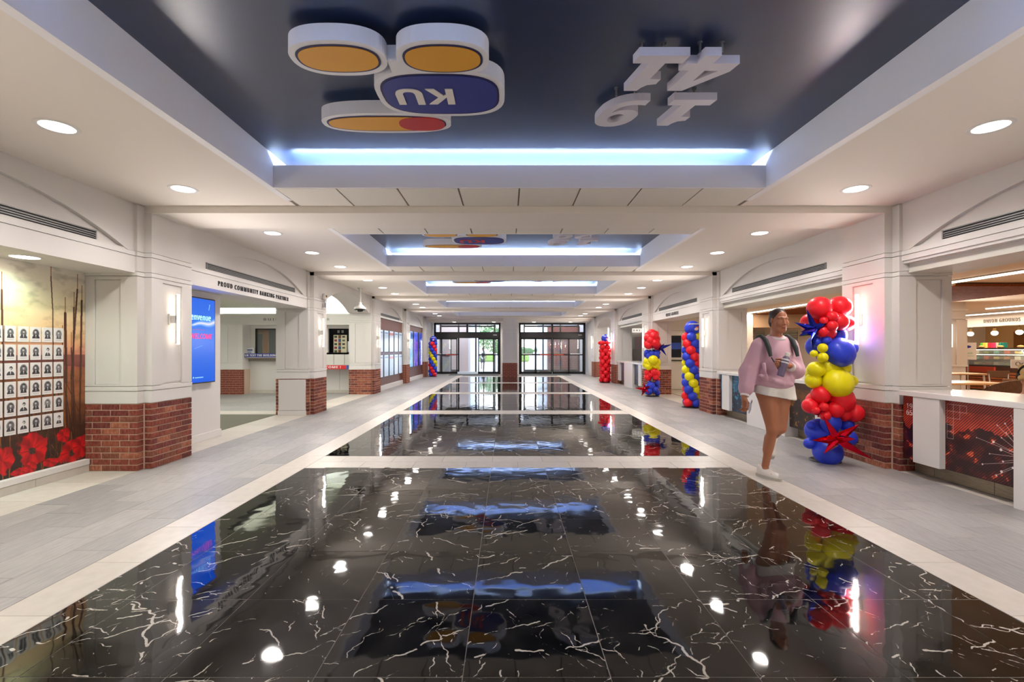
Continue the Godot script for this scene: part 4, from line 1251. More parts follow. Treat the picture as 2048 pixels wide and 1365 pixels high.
func union(set_: Array[PackedVector2Array], p: PackedVector2Array) -> Array[PackedVector2Array]:
	var out: Array[PackedVector2Array] = []
	var cur := p
	for q in set_:
		var u := Geometry2D.merge_polygons(cur, q)
		if u.size() == 1:
			cur = u[0]
		elif u.size() == 2 and Geometry2D.is_polygon_clockwise(u[1]) != Geometry2D.is_polygon_clockwise(u[0]):
			cur = u[0]
		else:
			out.append(q)
	out.append(cur)
	return out

# ---------------------------------------------------------------- things on the left side

func put(im: Image, x: int, y: int, c: Color, a := 1.0) -> void:
	if x >= 0 and y >= 0 and x < im.get_width() and y < im.get_height():
		im.set_pixel(x, y, im.get_pixel(x, y).lerp(c, a))

func stroke(im: Image, a: Vector2, b: Vector2, w: float, c: Color, alpha := 1.0) -> void:
	var n := int(a.distance_to(b)) + 1
	for i in n + 1:
		var p := a.lerp(b, float(i) / n)
		var r := int(ceil(w))
		for dy in range(-r, r + 1):
			for dx in range(-r, r + 1):
				var k := clampf(w + 0.5 - Vector2(dx, dy).length(), 0.0, 1.0)
				if k > 0.0:
					put(im, int(p.x) + dx, int(p.y) + dy, c, k * alpha)

func blot(im: Image, c: Vector2, r: Vector2, col: Color, f: FastNoiseLite, rough := 0.3, dark := 0.35) -> void:
	for y in range(int(c.y - r.y * 1.5), int(c.y + r.y * 1.5)):
		for x in range(int(c.x - r.x * 1.5), int(c.x + r.x * 1.5)):
			var d := (Vector2(x, y) - c) / r
			var q := d.length() + rough * f.get_noise_2d(x * 2.0, y * 2.0)
			if q < 1.0:
				var v := f.get_noise_2d(atan2(d.y, d.x) * 60.0, d.length() * 30.0)
				put(im, x, y, col.darkened(clampf(dark * (0.35 + v) , 0.0, 0.7)), clampf((1.0 - q) * 9.0, 0.0, 1.0))

func mural_image() -> Image:
	# a print of a field at sunset, lamp glare painted in as a whitish top: 300 pixels to the metre, right edge at the pillar
	var w := 1080
	var h := 618
	var im := Image.create(w, h, false, Image.FORMAT_RGB8)
	var f := FastNoiseLite.new()
	f.seed = 3
	f.frequency = 0.012
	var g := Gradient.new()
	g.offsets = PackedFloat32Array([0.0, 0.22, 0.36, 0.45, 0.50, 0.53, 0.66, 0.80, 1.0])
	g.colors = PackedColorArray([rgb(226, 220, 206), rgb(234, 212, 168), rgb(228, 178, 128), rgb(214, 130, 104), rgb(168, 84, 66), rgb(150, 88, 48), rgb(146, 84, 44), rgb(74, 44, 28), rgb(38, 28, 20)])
	for y in h:
		var c := g.sample(float(y) / h)
		for x in w:
			var v := f.get_noise_2d(x, y * 2.0)
			var far := absf(float(y) / h - 0.47 - 0.02 * f.get_noise_2d(x * 3.0, 9.0))
			var cc := c.darkened(clampf(0.25 * v, 0.0, 0.4)) if v > 0 else c.lightened(-0.1 * v)
			if far < 0.035 and y > h * 0.44:
				cc = cc.lerp(rgb(92, 48, 46), 0.6)
			im.set_pixel(x, y, cc)
	var r := RandomNumberGenerator.new()
	r.seed = 8
	for i in 240:   # grass and stalks
		var x := r.randf() * w
		var y0 := r.randf_range(h * 0.5, h * 0.98)
		var lean := r.randf_range(-50, 50)
		var col := [rgb(92, 50, 26), rgb(66, 38, 20), rgb(150, 92, 40), rgb(48, 34, 22)][i % 4] as Color
		stroke(im, Vector2(x, h - 1), Vector2(x + lean, y0), r.randf_range(0.4, 1.6), col, 0.7)
	for q in [[1068, 95, 1060, 500, 5.0], [1040, 120, 1036, 420, 4.0], [1052, 60, 1030, 350, 4.0], [1009, 140, 1013, 360, 6.0], [1000, 230, 1018, 560, 2.5], [962, 30, 968, 130, 2.5], [985, 300, 1062, 470, 1.5], [1030, 250, 1052, 590, 3.0], [820, 90, 826, 420, 4.0], [640, 60, 650, 380, 5.0], [420, 110, 426, 480, 5.0], [250, 60, 240, 420, 4.0]]:
		stroke(im, Vector2(q[0], q[1]), Vector2(q[2], q[3]), q[4] * 0.68, rgb(78, 42, 26), 0.92)
		stroke(im, Vector2(q[2], q[3]), Vector2(q[2] + 6, h - 1), 1.6, rgb(60, 32, 18), 0.9)
		stroke(im, Vector2(q[0], q[1] - 50), Vector2(q[0], q[1]), 1.0, rgb(120, 60, 30), 0.9)
	for i in 70:
		put(im, int(r.randf() * w), int(r.randf_range(h * 0.8, h - 2)), rgb(196, 130, 60))
	for q in [[905, 552, 46, 52], [1032, 585, 46, 40], [1066, 572, 34, 38], [1004, 528, 26, 25], [822, 565, 34, 36], [872, 606, 26, 14], [900, 604, 20, 16], [700, 560, 44, 40], [560, 590, 40, 34], [440, 556, 46, 44], [300, 588, 40, 30], [160, 560, 44, 42], [60, 590, 30, 28], [960, 600, 26, 14]]:
		blot(im, Vector2(q[0], q[1]), Vector2(q[2], q[3]), rgb(226, 22, 26), f, 0.45, 0.55)
		if q[2] > 42:
			blot(im, Vector2(q[0], q[1] + 2), Vector2(11, 11), rgb(86, 60, 44), f, 0.5, 0.6)
	return im

func portrait_atlas() -> Image:
	# twelve little grey vignettes on white cards, four across
	var im := Image.create(256, 288, false, Image.FORMAT_RGB8)
	im.fill(rgb(222, 216, 214))
	var r := RandomNumberGenerator.new()
	r.seed = 5
	for i in 12:
		var c := Vector2(32 + 64 * (i % 4), 40 + 96 * (i / 4))
		var dark := rgb(46, 42, 48).lightened(r.randf() * 0.3)
		var big := r.randf_range(0.78, 1.04)
		var lean := r.randf_range(-3.0, 3.0)
		var broad := r.randf_range(0.85, 1.2)
		var oval := i % 4 != 1
		for y in range(-34, 36):
			for x in range(-26, 27):
				var d := Vector2(x / 25.0, y / 33.0).length() / big + 0.05 * sin(x * 0.9 + i)
				var col := Color(0, 0, 0, 0)
				if oval and d < 1.0:
					col = Color(dark.lightened(0.12), clampf((1.0 - d) * 5.0, 0, 1))
				var hd := Vector2((x - lean) / (8.5 * big), (y + 8) / (11.0 * big)).length()
				var body := Vector2(x / (20.0 * broad), (y - 32) / 24.0).length()
				if body < 1.0 and y < 33:
					col = Color(dark.darkened(0.3), 0.95)
				if body < 1.0 and absf(x) < 3.5 - (y - 10) * 0.15 and y < 30:
					col = Color(rgb(206, 202, 200), 0.9)
				if hd < 1.25 and y < -6:
					col = Color(dark.darkened(0.5), 0.95)
				if hd < 1.0:
					col = Color(rgb(196, 190, 188).darkened(0.25 if x > 2 else 0.0), 0.95)
				if hd < 1.05 and y < -14 + (i % 3):
					col = Color(dark.darkened(0.5), 0.95)
				if absf(absf(x) - 3.0) < 1.2 and absf(y + 9) < 1.0:
					col = Color(dark, 0.9)
				if col.a > 0:
					put(im, int(c.x) + x, int(c.y) + y, Color(col, 1), col.a)
		im.fill_rect(Rect2i(int(c.x) - 20, int(c.y) + 42, 40, 2), rgb(150, 146, 146))
	return im

func build_left_things() -> void:
	# mural print on the niche wall and the ledge under it
	var b := facing(-1)
	var mu := thing("poppy_mural", "wall-size print of red poppies and tall grass at sunset behind the portrait cards", "mural", Vector3(-4.80, 0, -3.455))
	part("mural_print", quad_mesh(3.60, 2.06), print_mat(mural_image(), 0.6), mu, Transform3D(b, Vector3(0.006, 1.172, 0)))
	part("mural_backing", mb().span(0.0005, 0.0055, 0.142, 2.2, -1.8, 1.8).done(), M.print_white, mu)
	var le := frame("trim_4")
	le.position = Vector3(-4.80, 0, -3.455)
	part("ledge", mb().span(0, 0.062, 0.082, 0.142, -1.8, 1.8, 0.004).done(), M.trim, le)
	for i in 6:
		part("base_tile", mb().span(0, 0.055, 0.0, 0.08, -1.8 + 0.6 * i, -1.803 + 0.6 * (i + 1), 0.002).done(), creams[i % 2], le)
	# portrait cards standing a little off the print
	var atlas := ImageTexture.create_from_image(portrait_atlas())
	var pm := mat(Color.WHITE, 0.5)
	pm.albedo_texture = atlas
	var cards := []
	for i in 12:
		var m := mb()
		var u0 := Vector2(i % 4, i / 4) / Vector2(4, 3)
		var e := Vector2(1.0 / 4, 1.0 / 3)
		m.quad(Vector3(-0.05, -0.075, 0.0042), Vector3(0.05, -0.075, 0.0042), Vector3(0.05, 0.075, 0.0042), Vector3(-0.05, 0.075, 0.0042), u0 + Vector2(0, e.y), u0 + e, u0 + Vector2(e.x, 0), u0)
		cards.append(m.done())
	var card_body := mb().box(Vector3.ZERO, Vector3(0.1, 0.15, 0.008), 0.001).done()
	var rows := ["top", "second", "third", "fourth", "fifth", "bottom"]
	var cols := ["nearest the pillar", "second from the pillar", "third from the pillar", "fourth from the pillar", "fifth from the pillar", "sixth from the pillar", "farthest from the pillar"]
	for i in 6:
		for j in 7:
			var o := thing("portrait_card", "small white card with a grey portrait, %s row, %s" % [rows[i], cols[j]], "portrait card", Vector3(-4.788, 1.498 - 0.1757 * i, -(4.937 - 0.12 * j)), "portrait cards on the mural")
			part("card", card_body, M.print_white, o, Transform3D(b, Vector3.ZERO))
			part("portrait_print", cards[rng.randi() % 12], pm, o, Transform3D(b, Vector3.ZERO))
	# tall blue screen
	var sc := thing("wall_screen", "tall blue welcome screen in a black frame on the white wall", "screen", Vector3(-4.62, 1.48, -6.86))
	part("screen_body", mb().box(Vector3(0.03, 0, 0), Vector3(0.06, 1.245, 0.72), 0.006).done(), M.black, sc)
	var si := part("screen_image", quad_mesh(0.683, 1.21), screen_mat(screen_image(), 0.85), sc, Transform3D(b, Vector3(0.0615, 0, 0)))
	part("screen_text", letters("Bienvenue", 0.085, 0.002, true, 0.92, 0.1), glow(rgb(150, 214, 250), 0.9), si, Transform3D(Basis.IDENTITY, Vector3(-0.03, 0.335, 0.0015)))
	part("screen_text", letters("WELCOME", 0.075, 0.002, true, 0.95, 0.16), glow(rgb(214, 50, 110), 0.8), si, Transform3D(Basis.IDENTITY, Vector3(0.03, 0.06, 0.0015)))
	area_light("screen_light", Vector3(-4.55, 1.48, -6.86), Vector3(1, 0, 0), Vector2(0.68, 1.2), Color(0.05, 0.35, 1.0), 0.28)
	single("wall_lettering", fit("PROUD COMMUNITY BANKING PARTNER", 0.068, 2.17, 0.016, true, 10), M.letter_black, "black raised capitals along the white lintel over the lobby opening", "lettering", "", Transform3D(b, Vector3(-4.244, 2.292, -7.845)))
	# ten pale document boards on the timber wall, in two rows
	var bn := ["first", "second", "third", "fourth", "fifth"]
	for i in 5:
		for row in 2:
			var o := thing("display_board", "tall pale document board, %s from the near pillar in the %s row" % [bn[i], "upper" if row == 0 else "lower"], "display board", Vector3(-4.29, 1.635 if row == 0 else 0.80, -(15.52 + 0.72 * i)), "pale document boards")
			var bf := part("board_frame", mb().box(Vector3(0.015, 0, 0), Vector3(0.03, 0.735, 0.70), 0.003).done(), mat(rgb(22, 28, 46), 0.35), o)
			part("board_screen", quad_mesh(0.53, 0.725), screen_mat(document_image(i * 2 + row), 0.62), bf, Transform3D(b, Vector3(0.0312, 0, 0)))
	single("timber_band", mb().box(Vector3(0.01, 0, 0), Vector3(0.02, 0.09, 3.5), 0.002).done(), mat(rgb(124, 108, 122), 0.4), "grey plaque strip between the two rows of pale boards", "plaque", "", Transform3D(Basis.IDENTITY, Vector3(-4.29, 1.217, -16.97)))
	# three blue displays in the last bay
	for i in 3:
		var o := thing("display_screen", "tall bright %s display on the timber wall, %s of three" % [["sky blue", "violet blue", "deep blue"][i], bn[i]], "screen", Vector3(-4.29, 1.37, -(20.2 + 1.12 * i)))
		part("screen_body", mb().box(Vector3(0.03, 0, 0), Vector3(0.06, 1.55, 1.02), 0.004).done(), mat(rgb(16, 18, 40), 0.3), o)
		part("screen_image", quad_mesh(0.84, 1.5), screen_mat(blue_image(i), 0.9), o, Transform3D(b, Vector3(0.0612, 0, 0)))
	# domed camera on a drop pole; emergency lamp on the second pillar
	var dc := thing("dome_camera", "white domed security camera hanging on a pole from the ceiling", "camera", Vector3(-3.99, 2.43, -12.46))
	part("pole", mb().tube([Vector3(0, 0.12, 0), Vector3(0, 0.54, 0)], [0.032], 14).lathe([Vector2(0.07, 0.52), Vector2(0.07, 0.54)], 20).done(), M.trim, dc)
	part("hood", mb().lathe([Vector2(0.15, -0.02), Vector2(0.15, 0.015), Vector2(0.12, 0.04), Vector2(0.06, 0.10), Vector2(0.045, 0.16), Vector2(0.0, 0.17)], 28).done(), M.trim, dc)
	part("camera_ring", mb().lathe([Vector2(0.0, -0.05), Vector2(0.13, -0.05), Vector2(0.152, -0.02), Vector2(0.0, -0.02)], 28).done(), M.black, dc)
	part("lens_dome", mb().ball(Vector3(0, -0.05, 0), Vector3(0.085, 0.05, 0.085), 20, 10).done(), mat(rgb(30, 30, 32), 0.08), dc)
	part("camera_eye", mb().box(Vector3(-0.06, -0.06, 0.06), Vector3(0.05, 0.035, 0.04), 0.008).done(), M.trim, dc)
	var el := thing("emergency_light", "small white emergency lamp with a brass face high on the second pillar", "emergency light", Vector3(-4.13, 2.50, -10.35))
	part("housing", mb().box(Vector3(0.03, 0, 0), Vector3(0.06, 0.13, 0.12), 0.012).done(), M.trim, el)
	part("lamp_face", mb().ball(Vector3(0.06, 0.01, 0.0), Vector3(0.02, 0.028, 0.03), 14, 8).done(), mat(rgb(176, 128, 50), 0.25, 0.6), el)
	part("lower_box", mb().box(Vector3(0.03, -0.19, 0.02), Vector3(0.05, 0.1, 0.09), 0.01).tube([Vector3(0.03, -0.14, 0.02), Vector3(0.03, -0.06, 0)], [0.012], 8).done(), M.chrome, el)

func screen_image() -> Image:
	var im := Image.create(192, 340, false, Image.FORMAT_RGB8)
	for y in 340:
		for x in 192:
			var v := float(y) / 340.0
			var c := rgb(4, 112, 224).lerp(rgb(4, 86, 216), absf(v - 0.45) * 1.6)
			# a pale swoosh that narrows to the left
			var mid := 0.315 - 0.05 * pow(x / 192.0, 2.0) + 0.012 * sin(x * 0.05)
			var k := clampf(1.0 - absf(v - mid) / (0.012 + 0.045 * x / 192.0), 0.0, 1.0)
			c = c.lerp(rgb(236, 226, 248), k * clampf(x / 60.0, 0.0, 1.0))
			im.set_pixel(x, y, c)
	stroke(im, Vector2(152, 42), Vector2(158, 20), 1.6, rgb(180, 226, 255))
	stroke(im, Vector2(10, 52), Vector2(34, 54), 2.0, rgb(220, 240, 255))
	stroke(im, Vector2(60, 204), Vector2(110, 190), 1.0, rgb(90, 170, 250))
	for i in 9:
		stroke(im, Vector2(30 + i * 11, 126), Vector2(36 + i * 11, 126), 1.0, rgb(200, 60, 120))
	im.fill_rect(Rect2i(52, 316, 6, 6), rgb(210, 236, 255))
	im.fill_rect(Rect2i(64, 318, 52, 4), rgb(150, 206, 255))
	return im

func document_image(s: int) -> Image:
	var r := RandomNumberGenerator.new()
	r.seed = 60 + s
	var im := Image.create(96, 132, false, Image.FORMAT_RGB8)
	im.fill([rgb(196, 212, 230), rgb(208, 214, 226), rgb(190, 208, 226)][s % 3])
	if s in [4, 5]:
		im.fill_rect(Rect2i(0, 10, 96, 16), rgb(206, 120, 116))
	else:
		im.fill_rect(Rect2i(8, 10, 80, 10), rgb(120, 140, 184))
	for i in 24:
		var y := 30 + i * 4
		var x := 8
		while x < 84:
			var l := r.randi_range(4, 16)
			im.fill_rect(Rect2i(x, y, mini(l, 88 - x), 1), rgb(132, 146, 178).lerp(rgb(176, 150, 186), r.randf()))
			x += l + 3
	return im

func blue_image(s: int) -> Image:
	var f := FastNoiseLite.new()
	f.seed = 30 + s
	f.frequency = 0.03
	var im := Image.create(84, 150, false, Image.FORMAT_RGB8)
	for y in 150:
		for x in 84:
			var n := f.get_noise_2d(x, y * 0.6)
			var c: Color = [rgb(40, 132, 222), rgb(56, 46, 186), rgb(24, 52, 150)][s]
			c = c.lerp([rgb(150, 220, 240), rgb(150, 60, 190), rgb(60, 110, 220)][s], clampf(n * 1.6, 0, 1))
			if y < 34:
				c = c.lerp([rgb(20, 70, 150), rgb(60, 90, 220), rgb(30, 60, 160)][s], 0.7)
			if s == 0 and absf(y - 34) < 2:
				c = rgb(180, 230, 250)
			if s == 2 and x > 46 and y > 34 and fmod(x * 0.31 + y * 0.17 + n * 6.0, 2.0) < 1.5:
				c = rgb(226, 226, 240)
			if n > 0.42:
				c = c.lerp([rgb(214, 70, 110), rgb(190, 180, 120), rgb(210, 60, 70)][s], 0.7)
			im.set_pixel(x, y, c)
	return im

# ---------------------------------------------------------------- counters on the right side

func panel_image(dark: Color, mid: Color, lit: Color, s: int) -> Image:
	# duotone photo print under slanting lines, with an outlined block figure and a burst of pins; left edge = far end
	var w := 488
	var h := 276
	var f := FastNoiseLite.new()
	f.seed = s
	f.frequency = 0.014
	f.fractal_octaves = 5
	var im := Image.create(w, h, false, Image.FORMAT_RGB8)
	for y in h:
		for x in w:
			var n := f.get_noise_2d(x, y * 1.3)
			var v := float(y) / h
			var ridge := 0.40 + 0.14 * f.get_noise_2d(x * 0.8, 300.0) + (0.08 if x < 230 else 0.0) * sin(x * 0.05)
			var c := mid.lerp(lit, clampf(0.5 + n, 0, 1) * 0.55) if v < ridge else dark.lerp(mid, clampf(0.25 + n * 1.3, 0, 1) * 0.6)
			if v > ridge and n > 0.42:
				c = lit
			if v < 0.14:
				c = c.lerp(mid, 0.6).darkened(0.12)
			if posmod(x + y, 11) < 5:
				c = c.darkened(0.55)
			im.set_pixel(x, y, c)
	var white := rgb(230, 218, 214)
	for q in [[0, 0], [1, 0], [2, 0], [0, 1], [1, 1], [0, 2], [0, 3], [0, 4]]:
		var p := Vector2(210 + q[0] * 27, 16 + q[1] * 27)
		for e in [[0, 0, 1, 0], [1, 0, 1, 1], [1, 1, 0, 1], [0, 1, 0, 0]]:
			stroke(im, p + Vector2(e[0] * 27, e[1] * 27), p + Vector2(e[2] * 27, e[3] * 27), 0.5, white)
	for q in [[330, 128, 2.0], [392, 132, 4.5], [418, 155, 5.0], [378, 178, 2.2], [425, 195, 3.4], [352, 222, 3.0], [420, 232, 4.5], [402, 250, 3.0], [405, 70, 2.2], [432, 60, 3.2], [436, 92, 2.2], [420, 112, 2.4], [458, 210, 3.2], [452, 30, 2.0]]:
		stroke(im, Vector2(q[0], q[1]), Vector2(488, 168 + (q[1] - 168) * 0.35 + (8 if q[1] < 168 else -4)), 0.6, white)
		stroke(im, Vector2(q[0], q[1]), Vector2(q[0], q[1]), q[2], white)
	return im

func build_right_things() -> void:
	var sets := {0: [[rgb(54, 18, 22), rgb(186, 54, 40), rgb(240, 100, 56)], [rgb(40, 22, 14), rgb(110, 66, 30), rgb(200, 130, 50)]],
		1: [[rgb(14, 40, 66), rgb(20, 110, 160), rgb(90, 190, 220)], [rgb(40, 22, 12), rgb(110, 66, 26), rgb(196, 132, 48)]],
		3: [[rgb(24, 22, 48), rgb(54, 48, 92), rgb(110, 96, 150)], [rgb(24, 24, 44), rgb(50, 58, 100), rgb(120, 130, 170)]]}
	var names_ := {0: "white topped counter with red printed panels nearest the camera on the right", 1: "white topped counter with blue and brown printed panels behind the walker", 3: "far white topped counter with dark violet panels between two brick pillars"}
	for k in [0, 1, 3]:
		var zc: float = -(3.45 + BAY * k)
		var o := thing("counter", names_[k], "counter", Vector3(4.18, 0, zc))
		part("counter_top", mb().span(0, 0.85, 0.85, 0.905, -1.79, 1.79, 0.004).done(), M.counter, o)
		part("counter_body", mb().span(0.072, 0.7, 0.155, 0.85, -1.79, 1.79).span(0.235, 0.7, 0.0, 0.155, -1.79, 1.79).done(), M.dark_gap, o)
		part("waterfall_leg", mb().span(0.0, 0.3, 0.0, 0.849, -0.59, 0.59, 0.004).done(), M.counter, o)
		for e in [-1, 1]:
			part("fin_panel", mb().span(0.008, 0.072, 0.155, 0.848, e * 1.29, e * 1.60, 0.003).done(), M.counter, o)
			var im := panel_image(sets[k][0 if e < 0 else 1][0], sets[k][0 if e < 0 else 1][1], sets[k][0 if e < 0 else 1][2], 50 + k * 2 + e)
			part("printed_panel", quad_mesh(1.21, 0.69), print_mat(im, 0.3), o, Transform3D(facing(1), Vector3(0.0705, 0.505, e * 1.19)))
			var cuts := [0.59, 0.94, 1.56, 1.80]
			for i in 3:
				part("kick_plate", mb().span(0.20, 0.23, 0.004, 0.155, e * (cuts[i] + 0.002), e * (cuts[i + 1] - 0.002), 0.002).done(), M.kick, o)
		if k == 0:
			part("panel_lettering", letters("19", 0.055, 0.002, false, 1.0), M.print_white, o, Transform3D(facing(1), Vector3(0.0695, 0.735, -1.715)))
			part("panel_lettering", letters("65", 0.055, 0.002, false, 1.0), M.print_white, o, Transform3D(facing(1), Vector3(0.0695, 0.665, -1.715)))
	single("cafe_lettering", fit("UNION GROUNDS", 0.082, 0.95, 0.014, true, 5), M.letter_grey, "grey raised capitals on the white lintel behind the spiral balloon column", "lettering", "", Transform3D(facing(1), Vector3(4.243, 2.292, -12.6)))
	# what shows of the shop behind the far counter
	part_structure("wall_far", mb().span(4.9, 8.2, 0, 2.65, -19.5, -19.7), M.white)
	var ms := thing("menu_sign", "small white sign box with red marks over the far shop counter", "sign", Vector3(5.16, 2.13, -19.42))
	part("sign_box", mb().box(Vector3.ZERO, Vector3(0.42, 0.16, 0.08), 0.006).done(), glow(rgb(244, 236, 224), 0.7), ms)
	part("red_mark", mb().box(Vector3(-0.12, 0, 0.042), Vector3(0.03, 0.06, 0.003)).box(Vector3(0.0, 0, 0.042), Vector3(0.05, 0.04, 0.003)).box(Vector3(0.11, 0, 0.042), Vector3(0.025, 0.06, 0.003)).done(), mat(rgb(190, 40, 40), 0.5), ms)
	for i in 4:
		single("menu_poster", mb().box(Vector3.ZERO, Vector3(0.26, 0.5, 0.012), 0.002).done(), mat([rgb(236, 238, 240), rgb(226, 196, 206), rgb(238, 238, 240), rgb(214, 224, 232)][i], 0.4), "%s menu poster on the wall of the far shop" % ["first pale", "rosy", "third white", "bluish"][i], "menu", "", Transform3D(Basis.IDENTITY, Vector3(4.98 + 0.3 * i, 1.62, -19.48)))
	var goods := [[5.05, 1.30, rgb(60, 110, 80), "green"], [5.16, 1.24, rgb(64, 64, 70), "dark grey"], [5.22, 1.16, rgb(170, 160, 150), "pale grey"], [5.04, 1.06, rgb(170, 40, 40), "red"], [5.28, 1.0, rgb(150, 80, 60), "brown"]]
	var rack := thing("display_rack", "slim wire rack with a few packets at the far shop counter", "rack", Vector3(5.3, 0.905, -18.1))
	for x in [-0.2, 0.2]:
		part("upright", mb().tube([Vector3(x, -0.9, 0), Vector3(x, 0.48, 0)], [0.007], 6).done(), M.steel, rack)
	for i in 4:
		part("rack_shelf", mb().box(Vector3(0, 0.005 + 0.11 * i, 0.03), Vector3(0.42, 0.008, 0.12)).done(), M.steel, rack)
	for i in 5:
		var q: Array = goods[i]
		single("packet", mb().box(Vector3(0, 0.045, 0), Vector3(0.09, 0.09, 0.06), 0.01).done(), mat(q[2], 0.5), "small %s packet on the wire rack at the far shop counter" % q[3], "packet", "", Transform3D(Basis.IDENTITY, Vector3(5.15 + 0.075 * i, 0.916 + 0.11 * (3 - i % 4), -18.06)))
	# passage behind the last arch on the right
	part_structure("wall_right", mb().span(6.0, 6.2, 0, 3.1, -19.7, -23.3), M.white)
	part_structure("wall_far", mb().span(4.88, 6.2, 0, 3.1, -23.26, -23.4), M.white)
	part_structure("ceiling", mb().span(4.88, 6.2, 3.08, 3.15, -19.7, -23.4), M.ceiling)
	area_light("panel_light_glow", Vector3(5.4, 3.06, -21.4), Vector3.DOWN, Vector2(0.6, 0.6), Color(1.0, 0.95, 0.9), 1.6)
	var lp := single("panel_light", mb().box(Vector3.ZERO, Vector3(0.6, 0.012, 0.6), 0.003).done(), M.lamp, "square light panel in the passage behind the last right arch", "ceiling light", "", Transform3D(Basis.IDENTITY, Vector3(5.4, 3.072, -21.4)))
	for e in [-1, 1]:
		part("panel_rail", mb().span(-0.32, 0.32, -0.008, 0.008, e * 0.3, e * 0.32).done(), M.trim, lp)
	# closing walls on the left behind the arch of the last bays
	part_structure("wall_left", mb().span(-4.6, -5.0, 0, 3.1, -15.2, -24.2), M.white)

# ---------------------------------------------------------------- glass doors at the far end

